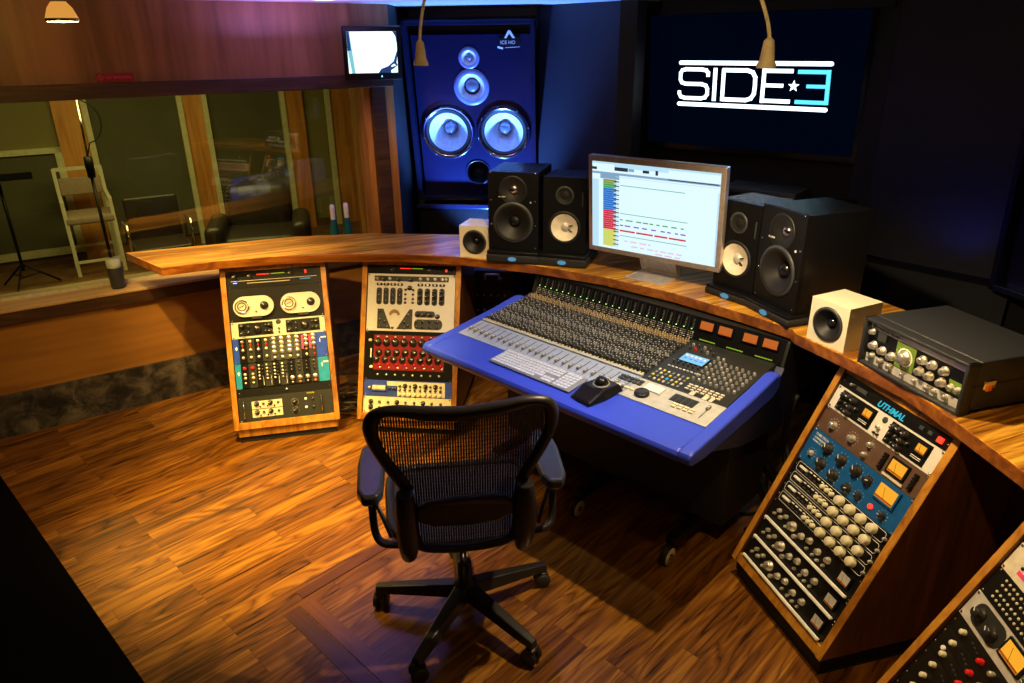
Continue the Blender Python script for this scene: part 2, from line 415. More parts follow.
# front walls (x, y polyline extruded)
def vwall(name, a, b, z0, z1, mat, th=.1):
    a, b = Vector((*a, 0)), Vector((*b, 0)); d = (b-a).normalized(); n = Vector((-d.y, d.x, 0))
    m = MB(); L = (b-a).length; m.box((L/2, th/2, (z0+z1)/2), (L, th, z1-z0), mat)
    return st(m.build(name, loc=a, rot=(0, 0, math.atan2(d.y, d.x))))
vwall('wall_front_left', (corner.x, corner.y), (-.70, 5.55), 0, CEIL, 'black_wall')
vwall('wall_front', (-.72, 5.50), (.30, 5.39), 0, CEIL, 'blue_wall')
vwall('wall_front', A_, B_, 0, CEIL, 'blue_wall'); vwall('wall_front', (.30, 5.45), A_, 0, CEIL, 'blue_wall')
vwall('wall_front', B_, (.84, 4.99), 0, CEIL, 'black_wall')
vwall('wall_front', (.82, 5.01), (2.12, 3.985), 0, CEIL, 'black_wall')
vwall('wall_front', (2.12, 4.14), C_, 0, CEIL, 'black_wall')
vwall('wall_front_right', C_, E_, .86, CEIL, 'blue_wall'); vwall('wall_front_right', (C_[0]-.02, C_[1]-.03), (E_[0]-.02, E_[1]-.03), 0, .83, 'black_wall')
vwall('wall_front_right', E_, (3.4, 2.9), 0, CEIL, 'black_wall'); 
vwall('wall_right', (3.35, 3.0), (3.35, -2.2), 0, CEIL, 'black_wall')
vwall('wall_back', (3.4, -2.1), (-5.2, -2.1), 0, CEIL, 'black_wall')
vwall('wall_back_left', (-5.1, -2.2), (-5.1, 2.0), 0, CEIL, 'black_wall')
vwall('wall_live_room_front', (-.86, 4.86), (-.80, 5.66), 0, CEIL, 'live_wall', .05); vwall('wall_live_room_front', (-.86, 5.68), (1.6, 5.60), 0, CEIL, 'live_wall', .05)
vwall('baseboard_front', (-.62, 5.1), (.25, 5.0), 0, .22, 'mottled_stone', .03)
vwall('baseboard_front', (.19, 5.02), (1.86, 3.88), 0, .24, 'mottled_stone', .03)
vwall('trim_13', (.9, 4.62), (1.88, 3.82), 2.1, CEIL, 'black_soft', .3)
# floor details: threshold board and dark border strip
def fbar(name, a, b, w, mat, h=.003):
    m = MB(); m.bar((a[0], a[1], h/2), (b[0], b[1], h/2), w, h, mat); return st(m.build(name))
d1 = Vector((math.cos(rad(-43.8)), math.sin(rad(-43.8)))); d2 = Vector((math.cos(rad(46.2)), math.sin(rad(46.2))))
q0 = Vector((-.795, 2.125))
wood('board_wood', (.10, .03, .008), (.17, .055, .013), (.24, .085, .022), rot=0, axis='X', rough=.3)
wood('strip_wood', (.05, .017, .006), (.09, .028, .009), (.13, .045, .014), rot=0, axis='X', rough=.3)
def fboard(name, a, d, L, w, mat, h=.003):
    m = MB(); m.box((L/2, 0, h/2), (L, w, h), mat); st(m.build(name, loc=(a.x, a.y, 0), rot=(0, 0, math.atan2(d.y, d.x))))
fboard('trim_14', q0, d1, 1.6, .058, 'board_wood'); fboard('trim_14', q0 - d2*.065, d1, 1.6, .062, 'strip_wood', .002)
fboard('trim_15', q0 - d1*.05, d2, 1.55, .05, 'strip_wood')

# black platform at the lower left
a = Vector((-2.555, 3.024)); b = Vector((-1.238, 1.758))
a = a*((1.961-.15)/1.961); b = b*((1.961-.15)/1.961); dd = (b-a).normalized(); nn = Vector((dd.y, -dd.x))
a = a-dd*.55; b = b+dd*3.0
o = slab('carpeted_platform', [(a.x, a.y), (b.x, b.y), (b.x+nn.x*.2-.0, b.y-.3), (-3.2, -1.9), (-4.9, -1.9), (a.x-.3, a.y-.9)], 0, .15, 'carpet_black'); tag(o, 'black carpeted platform at the near left edge of the wooden floor', 'platform')

# ------------------------------------------------------------------ worktop
s_ = .9904
front = [(-1.784, 3.497), (-1.539, 3.608), (-1.253, 3.685), (-.951, 3.718), (-.633, 3.713), (-.314, 3.648), (.125, 3.463), (.426, 3.277), (.72, 3.02), (.954, 2.754), (1.09, 2.575), (1.087, 2.525), (1.176, 2.319), (1.232, 2.17), (1.268, 2.07), (1.290, 1.944), (1.303, 1.801), (1.323, 1.567), (1.31, 1.2), (1.25, .8)]
back = [(1.85, .7), (1.90, 1.3), (1.90, 1.9), (1.78, 2.4), (1.60, 2.85), (1.35, 3.2), (1.05, 3.52), (.68, 3.83), (.25, 4.0), (-.305, 4.11), (-.821, 4.169), (-1.268, 4.106), (-1.669, 3.954), (-2.11, 3.795)]
poly = [(x*s_, y*s_) for x, y in front + back]
m = MB(); m.prism(poly, lambda q: (q[0], q[1], .885), lambda q: (q[0], q[1], .93), 'worktop', 'worktop_edge')
o = m.build('worktop', bevel=.004); tag(o, 'long curved wooden worktop sweeping around the mixing console and over the equipment racks', 'worktop')
DZ = .9302

# ------------------------------------------------------------------ racks
T = .42; sT, cT = math.sin(T), math.cos(T); U1 = .04445; PW = .2413
RK = {1: (-1.2066, 3.369, .222), 2: (-.573, 3.401, -.112), 3: (.9506, 2.0046, -1.3185), 4: (1.062, 1.312, -1.649)}
def make_rack(k, label, side_out):
    x, y, yaw = RK[k]
    t = thing('equipment_rack', label, 'equipment rack', (x, y, 0), yaw, 'wooden equipment racks under the worktop')
    def P(v, out=0): return (v*sT - out*cT, .115 + v*cT + out*sT)
    dep = .74
    prof = [P(-.038, .014), P(.815, .014), (P(.815, .014)[0]+.02, .883), (dep, .883), (dep, .088), (P(-.038, 0)[0]+.02, .088)]
    for sgn in (-1, 1):
        xi = sgn*(PW+.003); xo = sgn*(PW+.031)
        m = MB()
        m.prism(prof, lambda q: (xi, q[0], q[1]), lambda q: (xo, q[0], q[1]), 'rack_wood')
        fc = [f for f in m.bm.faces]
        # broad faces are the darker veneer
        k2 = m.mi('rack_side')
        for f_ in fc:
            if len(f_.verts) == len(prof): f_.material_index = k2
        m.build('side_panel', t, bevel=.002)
    m = MB(); a0 = P(-.036, .010); a1 = P(-.002, .010)
    m.prism([a0, a1, (a1[0]+.02, a1[1]), (a0[0]+.02, a0[1]-.002)], lambda q: (-PW-.003, q[0], q[1]), lambda q: (PW+.003, q[0], q[1]), 'rack_wood'); m.build('bottom_rail', t)
    m = MB(); a0 = P(.803, .008)
    m.prism([a0, (a0[0]+.012, .883), (a0[0]+.04, .883), (a0[0]+.03, a0[1]+.0)], lambda q: (-PW-.003, q[0], q[1]), lambda q: (PW+.003, q[0], q[1]), 'rack_wood'); m.build('top_rail', t)
    m = MB(); m.box((0, dep-.01, .49), (2*PW, .012, .76), 'black'); m.build('back_panel', t)
    yb = P(-.038)[0]; zt = .087
    m = MB(); m.box((0, (yb+.012+dep)/2, .018), (2*PW+.02, dep-yb-.012, .036), 'black_soft'); m.build('plinth', t)
    m = MB(); m.box((0, (yb+.004+dep)/2, (.036+zt)/2), (2*PW+.03, dep-yb-.004, zt-.036), 'rack_wood' if k in (1, 2) else 'black_soft'); m.build('kick_board', t)
    return t
make_rack(1, 'slanted wooden rack holding blue module rows and two oval silver preamps, leftmost rack', -1)
make_rack(2, 'slanted wooden rack holding the silver equaliser and red preamp unit, between leftmost rack and console', 1)
make_rack(3, 'slanted wooden rack with blue compressor and silver knobs, right of the mixing console', 1)
make_rack(4, 'slanted wooden rack cut by the bottom right corner of the picture', 1)

# ---- knob meshes (axis out of a rack face = -Y; on the console = +Z)
def knob_mesh(name, r, h, mat, cap=None, pointer=None, ax='-Y', n=18, skirt=0, pang=2.2):
    b = MB(); pr = []; ms = []
    if skirt: pr += [(skirt, 0), (skirt, h*.18), (r, h*.25)]; ms += [mat, mat]
    else: pr += [(r*1.05, 0)]
    pr += [(r*.92, h*.9), (r*.8, h), (0, h)]; ms += [mat]*(1 if not skirt else 1) + [cap or mat, cap or mat]
    if skirt: ms = [mat, mat, mat, cap or mat, cap or mat]
    else: ms = [mat, cap or mat, cap or mat]
    b.lathe(pr, mat, ax=ax, n=n, mats=ms)
    if pointer:
        c, s = math.cos(pang), math.sin(pang)
        if ax == '-Y': b.bar((c*r*.15, -h-.0004, s*r*.15), (c*r*.92, -h*.99-.0004, s*r*.92), r*.16, .0008, pointer, up=(0, -1, 0))
        else: b.bar((c*r*.15, s*r*.15, h+.0003), (c*r*.92, s*r*.92, h+.0003), r*.18, .0008, pointer)
    return mesh_of(b, name)
KM = {}
def K(kind):
    if kind in KM: return KM[kind]
    tbl = dict(
        big_black=(.0145, .018, 'knob_black', None, 'print_white', .019), mid_black=(.0105, .016, 'knob_black', None, 'print_white', .0135),
        small_black=(.0065, .012, 'knob_black', None, 'print_white', 0), tiny_black=(.0045, .010, 'knob_black', None, None, 0),
        silver=(.0105, .015, 'knob_silver', None, 'knob_black', .0125), small_silver=(.0080, .013, 'knob_silver', None, None, 0), tiny_silver=(.0055, .011, 'knob_silver', None, None, 0),
        big_silver=(.016, .020, 'knob_silver', None, 'knob_black', .019), grey=(.0065, .012, 'knob_grey', 'knob_silver', None, .008),
        cream=(.0172, .02, 'knob_cream', None, None, 0), small_cream=(.0085, .013, 'knob_cream', None, None, 0), red=(.008, .014, 'knob_red', None, None, .0095), tiny_red=(.005, .01, 'knob_red', None, None, 0),
        disc=(.032, .012, 'panel_silver', 'panel_cream', None, .036), orange=(.006, .011, 'orange', None, None, 0), chrome=(.012, .02, 'knob_silver', None, 'knob_black', .0155), small_chrome=(.0088, .016, 'knob_silver', None, 'knob_black', .011),
        white_button=(.007, .006, 'print_white', None, None, 0), rot=(.016, .02, 'knob_black', None, 'print_white', .022))
    r_, h, mt, cap, ptr, sk = tbl[kind]
    KM[kind] = knob_mesh('knob_' + kind, r_, h, mt, cap, ptr, '-Y', 18 if r_ > .008 else 12, sk, random.choice((1.1, 2.2, 3.0, .4)))
    return KM[kind]
def unit_matrix(k, vu):
    x, y, yaw = RK[k]
    return Matrix.Translation((x, y, .115)) @ Matrix.Rotation(yaw, 4, 'Z') @ Matrix.Rotation(-T, 4, 'X') @ Matrix.Translation((0, 0, vu*U1))
class Unit:
    """a rack unit; local X right, Z up the face, -Y out of the face"""
    def __init__(s, k, v0, n, name, label, mat, depth=.18, cat='rack unit', front='panel', group=None):
        s.h = n*U1; s.t = thing(name, label, cat, mw=unit_matrix(k, v0), group=group); s.n = 0
        b = MB(); h = s.h
        b.box((0, -.001, h/2), (2*PW, .004, h-.0012), mat)
        b.box((0, .001+depth/2, h/2), (2*PW-.04, depth, h-.004), 'black')
        for sx in (-1, 1):
            for z in ((.007, h-.007) if n > 1 else (h/2,)): b.lathe([(.004, .003), (.004, .0045), (0, .005)], 'chrome', o=(sx*(PW-.008), 0, z), ax='-Y', n=8)
        b.build(front, s.t)
    def k(s, kind, u, v, name='knob', y=-.003): return link(name, K(kind), s.t, (u, y, v))
    def ks(s, kind, us, vs, name='knob'):
        for v in vs:
            for u in us: s.k(kind, u, v, name)
    def rect(s, u0, u1, v0, v1, mat, y=-.0035, th=.0012, name=None, mb=None):
        b = mb or MB(); b.box(((u0+u1)/2, y-th/2+.0003, (v0+v1)/2), (abs(u1-u0), th, abs(v1-v0)), mat)
        if mb is None: return b.build(name or 'faceplate', s.t)
    def text(s, body, u, v, size, mat='print_white', name='lettering', **k):
        return link(name, text_mesh(body, size, mat, name, **k), s.t, (u, -.0042, v), TXTROT)
    def vu(s, u, v, w, h, mat='amber', bez='black'):
        b = MB(); b.box((u, -.006, v), (w+.014, .008, h+.014), bez); o = b.build('meter', s.t)
        b = MB(); b.box((u, -.0105, v), (w, .001, h), mat)
        b.bar((u, -.0115, v-h*.45), (u-w*.2, -.0115, v+h*.35), .0009, .0005, 'black', up=(0, -1, 0)); b.box((u, -.0113, v-h*.4), (w, .0006, h*.14), 'meter_glass'); b.build('dial', o)
        return o
def ticks(u, r_, b, z, n=9, mat='print_white', a0=-.8, a1=4.0):
    for i in range(n):
        a = a0 + (a1-a0)*i/(n-1); c, s = math.cos(a), math.sin(a)
        b.bar((u+c*r_, -.0038, z+s*r_), (u+c*r_*1.22, -.0038, z+s*r_*1.22), .0008, .0004, mat, up=(0, -1, 0))

# ---- rack 1 contents (18 units high)
u = Unit(1, 16, 2, 'headphone_amplifier', 'two-space black unit with a red and green level bar, topmost in the leftmost rack', 'panel_black')
u.ks('mid_black', (-.20, -.125, .085), (.062,)); b = MB()
b.box((-.055, -.0045, .069), (.065, .002, .004), 'led_red'); b.box((.02, -.0045, .069), (.07, .002, .004), 'led_lime'); b.build('level_bar', u.t)
b = MB(); b.box((.165, -.006, .068), (.009, .006, .016), 'led_red'); b.build('power_switch', u.t)
b = MB(); b.box((0, -.0042, .040), (.44, .0015, .0015), 'print_white'); b.box((-.03, -.0042, .026), (.22, .0012, .003), 'panel_cream'); b.box((.16, -.0042, .030), (.055, .0012, .007), 'badge_cyan')
b.box((-.20, -.0045, .03), (.02, .0012, .003), 'led_blue'); b.build('markings', u.t)
u = Unit(1, 12, 4, 'dual_preamp', 'black panel with two silver oval plates carrying round gauges, in the leftmost rack', 'black')
def oval(un, uc, vc, w, h):
    b = MB(); R_ = h/2; pts = []
    for i in range(13): a = -PI/2 + PI*i/12; pts.append((uc+w/2-R_+math.cos(a)*R_, vc+math.sin(a)*R_))
    for i in range(13): a = PI/2 + PI*i/12; pts.append((uc-w/2+R_+math.cos(a)*R_, vc+math.sin(a)*R_))
    b.prism(pts, lambda q: (q[0], -.003, q[1]), lambda q: (q[0], -.022, q[1]), 'panel_white'); ticks(uc+.05, .021, b, vc, 9, 'black')
    for f_ in b.bm.faces: pass
    o = b.build('oval_plate', un.t, bevel=.002)
    g = MB(); g.lathe([(.037, .022), (.037, .03), (.033, .034), (.030, .031), (0, .031)], 'panel_silver', o=(uc-w/2+.045, 0, vc), ax='-Y', mats=['chrome', 'chrome', 'chrome', 'panel_cream'])
    g.lathe([(.024, .0315), (.020, .0325), (.018, .0315)], 'panel_grey', o=(uc-w/2+.045, 0, vc), ax='-Y'); g.bar((uc-w/2+.03, -.033, vc-.005), (uc-w/2+.058, -.033, vc+.006), .003, .001, 'panel_grey', up=(0, -1, 0)); g.build('gauge', o)
    link('knob', K('rot'), un.t, (uc+.055, -.022, vc)); link('button', K('tiny_black'), un.t, (uc+.012, -.022, vc-.03))
    g = MB(); g.box((uc+.01, -.01, vc-h/2-.006), (.05, .014, .012), 'panel_grey'); g.build('bracket', un.t)
oval(u, -.116, .078, .205, .108); oval(u, .124, .078, .205, .108)
u = Unit(1, 10, 2, 'stereo_equaliser', 'pale mint panel with two black knob fields, above the blue module rows', 'panel_mint')
for c_ in (-.118, .125):
    b = MB(); b.box((c_, -.004, .046), (.175, .003, .068), 'black'); b.build('faceplate', u.t)
    u.k('rot', c_+.01, .046, y=-.005)
    for q, w in ((-.068, .066), (-.068, .026), (-.037, .06), (-.037, .03), (.05, .03), (.05, .062), (.074, .062), (.074, .03)): u.k('small_black' if q not in (-.068, .074) else 'mid_black', c_+q, w, y=-.005)
u.k('tiny_black', 0, .04); u.k('tiny_black', .0, .02); b = MB(); b.lathe([(.013, .003), (.013, .005), (.009, .006), (0, .006)], 'panel_grey', o=(0, 0, .075), ax='-Y', n=16); b.build('badge', u.t)
def five_hundred(v0, side, label, top):
    u = Unit(1, v0, 3, 'module_rack', label, 'panel_black')
    for a0, a1 in ((-.241, -.212), (.184, .241)): u.rect(a0, a1, .001, 3*U1-.001, side, name='side_plate')
    b = MB(); b.prism([(-.232, .085), (-.222, .093), (-.218, .082), (-.225, .07)], lambda q: (q[0], -.0045, q[1]), lambda q: (q[0], -.006, q[1]), 'print_white'); b.box((.225, -.0048, .105), (.028, .001, .007), 'print_white'); b.box((.205, -.0048, .09), (.004, .001, .02), 'print_white'); b.build('emblem', u.t)
    for i in range(10):
        x = -.192 + i*.0396
        b = MB(); b.box((x, -.006, .067), (.0382, .006, .128), 'panel_grey' if (top and 4 <= i < 8) else ('console_dark' if i % 2 else 'panel_black')); b.build('module', u.t)
        if top:
            if i < 4:
                for j, z in enumerate((.115, .095, .07)): u.k('small_silver' if j != 1 else 'tiny_red', x, z, y=-.009)
                u.k('small_silver', x, .03, y=-.009); g = MB(); g.box((x, -.010, .083), (.004, .002, .05), 'knob_gold'); g.build('label_strip', u.t)
            elif i < 8:
                for z in (.118, .095, .072, .049): u.k('silver', x, z, y=-.009)
                u.k('small_silver', x, .018, y=-.009)
            else:
                g = MB(); g.box((x-.011, -.0105, .088), (.010, .003, .075), 'pink'); g.build('label_strip', u.t)
                for z in (.12, .10, .075): u.k('silver', x+.007, z, y=-.009)
                u.k('orange', x+.007, .05, y=-.009); u.k('tiny_red' if i == 9 else 'small_silver', x+.007, .02, y=-.009)
        else:
            if i < 2: u.k('red', x, .108, y=-.009); u.k('small_silver', x, .075, y=-.009); u.k('small_silver', x, .055, y=-.009); u.k('tiny_silver', x, .03, y=-.009)
            elif i < 6:
                for z in (.118, .10, .082, .064, .046): u.k('tiny_silver', x-.007, z, y=-.009); u.k('tiny_black', x+.008, z-.005, y=-.009)
                g = MB(); g.box((x+.012, -.0105, .035), (.002, .003, .05), 'print_white'); g.build('fader', u.t)
            else:
                for z in (.115, .095, .078): u.k('small_black', x, z, y=-.009)
                u.k('silver', x, .035, y=-.009); u.k('orange' if i % 2 else 'tiny_silver', x, .012, y=-.009)
    return u
five_hundred(7, 'panel_blue', 'upper row of narrow audio modules between royal blue side plates', True)
five_hundred(4, 'panel_sky', 'lower row of narrow audio modules between turquoise side plates', False)
u = Unit(1, 3, 1, 'blank_panel', 'plain black blank panel below the turquoise module row', 'black'); u.k('tiny_silver', .01, .022)
u = Unit(1, 0, 3, 'preamp_unit', 'dark grey unit with two cream plates of black knobs, lowest in the leftmost rack', 'console_dark')
for z0 in (.067, .022):
    u.rect(-.175, -.02, z0-.001, z0+.040, 'panel_cream', name='faceplate', th=.002)
    for q, kk in ((-.15, 'mid_black'), (-.115, 'small_black'), (-.08, 'mid_black'), (-.04, 'small_black')): u.k(kk, q, z0+.026, y=-.005)
    for q in (-.132, -.095, -.06): u.k('tiny_black', q, z0+.010, y=-.005)
    u.k('mid_black', .045, z0+.016+(.0 if z0 > .05 else .0)); b = MB(); ticks(.045, .0165, b, z0+.016, 13); b.build('dial_marks', u.t)
    u.k('white_button', .102, z0+.026, 'button'); u.k('small_black', .14, z0+.024)
for sx in (-.212, .185):
    b = MB(); b.tube([(sx, -.003, .02), (sx, -.03, .024), (sx, -.03, .108), (sx, -.003, .112)], .0035, 'chrome'); b.build('handle', u.t)
u.text('PREAMP', .11, .118, .011, 'print_yellow')

# ---- rack 2 contents
u = Unit(2, 17, 1, 'monitor_controller', 'one-space black unit with level lights and an orange lamp, topmost in the second rack', 'panel_black')
u.ks('mid_black', (-.105, .10), (.020,)); b = MB(); b.box((-.035, -.0045, .03), (.06, .002, .003), 'led_red'); b.box((.03, -.0045, .03), (.06, .002, .003), 'led_lime'); b.build('level_bar', u.t)
b = MB(); b.box((.19, -.006, .022), (.008, .005, .012), 'led_red'); b.build('power_lamp', u.t)
u = Unit(2, 10, 7, 'equaliser_unit', 'tall silver equaliser panel covered in black knobs, in the second rack', 'panel_white')
H7 = 7*U1
u.rect(-.205, .205, H7-.040, H7-.012, 'panel_grey', name='faceplate')
for x in (-.15, -.07, .0): u.k('mid_black', x, H7-.03, y=-.0045)
for x in (-.19, -.12, .05, .09, .13, .17, .19): u.k('small_silver', x, H7-.026, y=-.0045)
def rrect(un, x, z, w, h, mat, n='faceplate'):
    b = MB(); pts = []; rr = min(w, h)*.42
    for cx, cz, a0 in ((w/2-rr, h/2-rr, 0), (-w/2+rr, h/2-rr, PI/2), (-w/2+rr, -h/2+rr, PI), (w/2-rr, -h/2+rr, 1.5*PI)):
        for i in range(5): a = a0+i*PI/8; pts.append((x+cx+math.cos(a)*rr, z+cz+math.sin(a)*rr))
    b.prism(pts, lambda q: (q[0], -.003, q[1]), lambda q: (q[0], -.0045, q[1]), mat); return b.build(n, un.t)
cols = (-.176, -.138, -.100, -.062, .050, .090, .130, .170)
for x in cols:
    rrect(u, x, H7-.058, .032, .014, 'panel_black', 'switch_plate'); rrect(u, x, H7-.122, .03, .092, 'panel_grey')
    for z in (.092, .120, .148): u.k('mid_black' if x > 0 else 'small_black', x, H7-z, y=-.0045)
    u.k('tiny_silver', x, H7-.058, y=-.0045)
for x in (-.03, .012):
    for z in (.085, .11, .135, .155): u.k('small_black', x, H7-z)
u.k('mid_black', -.008, H7-.075)
b = MB(); 
b.prism([(-.182, .12), (-.150, .12), (-.105, .012), (-.182, .012)], lambda q: (q[0], -.003, q[1]), lambda q: (q[0], -.0045, q[1]), 'panel_grey'); b.build('faceplate', u.t)
b = MB(); b.prism([(-.005, .12), (.012, .12), (.012, .012), (-.075, .012)], lambda q: (q[0], -.003, q[1]), lambda q: (q[0], -.0045, q[1]), 'panel_grey'); b.build('faceplate', u.t)
b = MB(); pts = [(-.087+math.cos(a)*.03, .088+math.sin(a)*.03) for a in [PI*i/12 for i in range(13)]] + [(-.087+math.cos(a)*.018, .085+math.sin(a)*.014) for a in [PI-PI*i/12 for i in range(13)]]
b.prism(pts, lambda q: (q[0], -.003, q[1]), lambda q: (q[0], -.007, q[1]), 'knob_gold'); b.build('arc_badge', u.t)
for q in ((-.168, .105), (-.168, .06), (-.165, .025), (-.14, .05), (-.125, .022), (-.095, .018), (-.06, .02), (-.03, .05), (-.012, .09), (-.01, .03), (-.03, .018)): u.k('small_black', *q, y=-.0045)
rrect(u, .08, .095, .11, .035, 'panel_grey'); rrect(u, .10, .04, .155, .055, 'panel_grey')
for x in (.04, .075, .11): u.k('mid_black', x, .095, y=-.0045)
for x in (.035, .07, .11, .15):
    for z in (.055, .025): u.k('small_black', x, z, y=-.0045)
u.k('mid_black', .15, .085)
u = Unit(2, 4, 6, 'eight_channel_preamp', 'black unit with a red field of eight knob columns, under the silver equaliser', 'panel_black')
u.rect(-.195, .195, .055, .245, 'panel_red', name='faceplate', th=.002)
for i in range(8):
    x = -.172 + i*.0485
    u.k('rot', x, .205, y=-.005); u.k('big_black', x+.007, .15, y=-.005); u.k('big_black', x-.007, .112, y=-.005); u.k('tiny_silver', x, .235, y=-.005); u.k('tiny_silver', x+.018, .068, y=-.005); u.k('tiny_red', x+.01, .085, y=-.005); u.k('tiny_silver', x+.004, .03)
u.k('small_cream', -.215, .215); u.k('small_cream', -.205, .07); b = MB(); b.box((-.21, -.0042, .145), (.006, .001, .05), 'print_white'); b.build('lettering', u.t)
u = Unit(2, 2, 2, 'compressor_unit', 'two-space royal blue unit with an amber display and cream knob field, in the second rack', 'panel_navy')
u.vu(-.157, .048, .072, .026, 'panel_cream', 'panel_navy'); part_label(u.rect(-.055, .205, .003, .083, 'panel_cream', name='faceplate'), 'cream plate full of small knobs'); u.rect(-.115, -.055, .06, .083, 'panel_cream', name='faceplate')
u.k('small_silver', -.21, .046)
for x in (-.10, -.08, -.065): u.k('small_black', x, .045)
for i in range(9):
    for z, kk in ((.06, 'mid_black' if i % 2 else 'small_black'), (.038, 'small_black'), (.016, 'small_cream')): u.k(kk, -.042+i*.028, z, y=-.0045)
u = Unit(2, 0, 2, 'preamp_unit', 'cream two-space unit lowest in the second rack, half hidden by the chair', 'panel_cream')
for i in range(9):
    for z in (.06, .03): u.k('small_black' if i % 3 else 'mid_black', -.2+i*.048, z)

# ---- rack 3 contents
u = Unit(3, 17, 1, 'converter_unit', 'one-space black unit with a glowing red button and slanted cyan lettering, topmost in right rack', 'panel_black')
u.k('tiny_silver', -.19, .022); b = MB(); b.box((-.14, -.005, .022), (.05, .003, .014), 'panel_grey'); b.build('display', u.t)
lt = link('lettering', text_mesh('UTHMAL', .030, 'led_cyan', 'lettering', shear=.25, off=.0006), u.t, (-.060, -.0042, .008), TXTROT)
for q in (.13, .165): b = MB(); b.box((q, -.005, .024), (.016, .004, .012), 'panel_grey'); b.build('button', u.t)
b = MB(); b.box((.207, -.008, .022), (.018, .008, .018), 'led_red'); b.build('power_button', u.t)
u = Unit(3, 15, 2, 'dual_channel_preamp', 'two-space silver unit with two black knob fields and two small amber meters, in right rack', 'panel_white')
for c_ in (-.165, .075):
    u.rect(c_-.045, c_+.125, .008, .082, 'panel_black', name='faceplate', th=.002)
    for a_, z in ((-.03, .065), (-.005, .068), (.02, .065), (-.03, .04), (-.005, .043), (.02, .04), (-.03, .018), (-.005, .018), (.02, .018), (.045, .045)): u.k('mid_black' if z > .06 or a_ == .02 else 'small_black', c_+a_, z, y=-.005)
    u.vu(c_+.095, .056, .034, .026); b = MB(); b.box((c_+.09, -.0058, .026), (.04, .0006, .002), 'print_white'); b.box((c_+.09, -.0058, .02), (.04, .0006, .002), 'print_white'); b.build('lettering', u.t)
b = MB(); b.lathe([(.011, .003), (.011, .005), (.006, .0055), (0, .0055)], 'panel_grey', o=(.0, 0, .07), ax='-Y', n=16); b.build('badge', u.t)
u.k('small_silver', -.006, .038); u.k('tiny_black', -.012, .015); u.k('tiny_black', .004, .015)
u = Unit(3, 13, 2, 'compressor_unit', 'two-space dark brown compressor with chrome knobs and a wide amber meter, in right rack', 'panel_brown')
for x, z, kk in ((-.172, .042, 'chrome'), (-.075, .042, 'chrome'), (.002, .062, 'small_chrome'), (.0, .022, 'small_chrome')):
    u.k(kk, x, z)
b = MB(); ticks(-.172, .022, b, .042, 11); ticks(-.075, .022, b, .042, 11); ticks(.002, .014, b, .062, 7); b.build('dial_marks', u.t)
b = MB()
for i in range(5): b.box((.075, -.007, .02+i*.012), (.016, .008, .009), 'black')
b.build('push_buttons', u.t)
u.vu(.137, .050, .062, .042); b = MB(); b.box((.137, -.006, .012), (.085, .004, .008), 'panel_cream'); b.build('nameplate', u.t)
b = MB()
for i in range(5): b.box((.205, -.007, .02+i*.012), (.014, .008, .009), 'black')
b.build('push_buttons', u.t)
u = Unit(3, 10, 3, 'tube_compressor', 'three-space teal blue compressor with black knobs and amber meter, in right rack', 'panel_teal')
u.text('TUBE-TECH', -.222, .112, .013); u.text('COMPRESSOR', -.222, .099, .010); u.text('MODEL CL 1B', -.222, .087, .009)
b = MB()
for x, z, kk in ((-.139, .096, 'rot'), (-.066, .093, 'rot'), (.008, .094, 'rot'), (.064, .093, 'big_black'), (-.135, .036, 'rot'), (-.064, .031, 'rot'), (.010, .026, 'big_black'), (.063, .031, 'mid_black'), (-.195, .045, 'small_chrome'), (.175, .030, 'mid_black')):
    u.k(kk, x, z); ticks(x, .024 if kk == 'rot' else .018, b, z, 9)
b.build('dial_marks', u.t)
u.vu(.152, .095, .075, .05, 'amber', 'panel_teal'); b = MB(); b.lathe([(.009, .003), (.009, .008), (0, .012)], 'led_red', o=(.122, 0, .030), ax='-Y', n=14); b.build('power_lamp', u.t)
for i in range(4):
    nm = ('topmost', 'second from the top', 'third from the top', 'lowest')[i]
    u = Unit(3, 9-i, 1, 'channel_strip', 'black channel strip with cream knobs, %s of its four in right rack' % nm, 'panel_black', group='channel strips with cream knobs')
    b = MB(); z = U1/2; pts = []
    for cx, a0 in ((.215, 0), (-.215, PI/2), (-.215, PI), (.215, 1.5*PI)):
        for j in range(4): a = a0+j*PI/6; pts.append((cx+math.cos(a)*.008, -.0042, z+(.010 if a0 in (0, PI/2) else -.010)+math.sin(a)*.008))
    b.tube(pts, .0008, 'print_white', n=4, closed=True); b.build('outline', u.t)
    for j in range(4): u.k('cream', .015+j*.0523, z)
    b = MB(); b.box((-.185, -.008, z+.004), (.04, .009, .007), 'print_white'); b.build('slider', u.t)
    b = MB()
    for j in range(6): b.box((-.15+j*.022, -.006, z+.009), (.012, .004, .003), 'print_white'); b.box((-.19+j*.024, -.006, z-.007), (.014, .004, .003), 'panel_grey')
    b.build('switch_row', u.t)
    for j in range(3): u.k('small_cream', -.075+j*.024, z-.002)
    u.k('tiny_silver', .227, z)
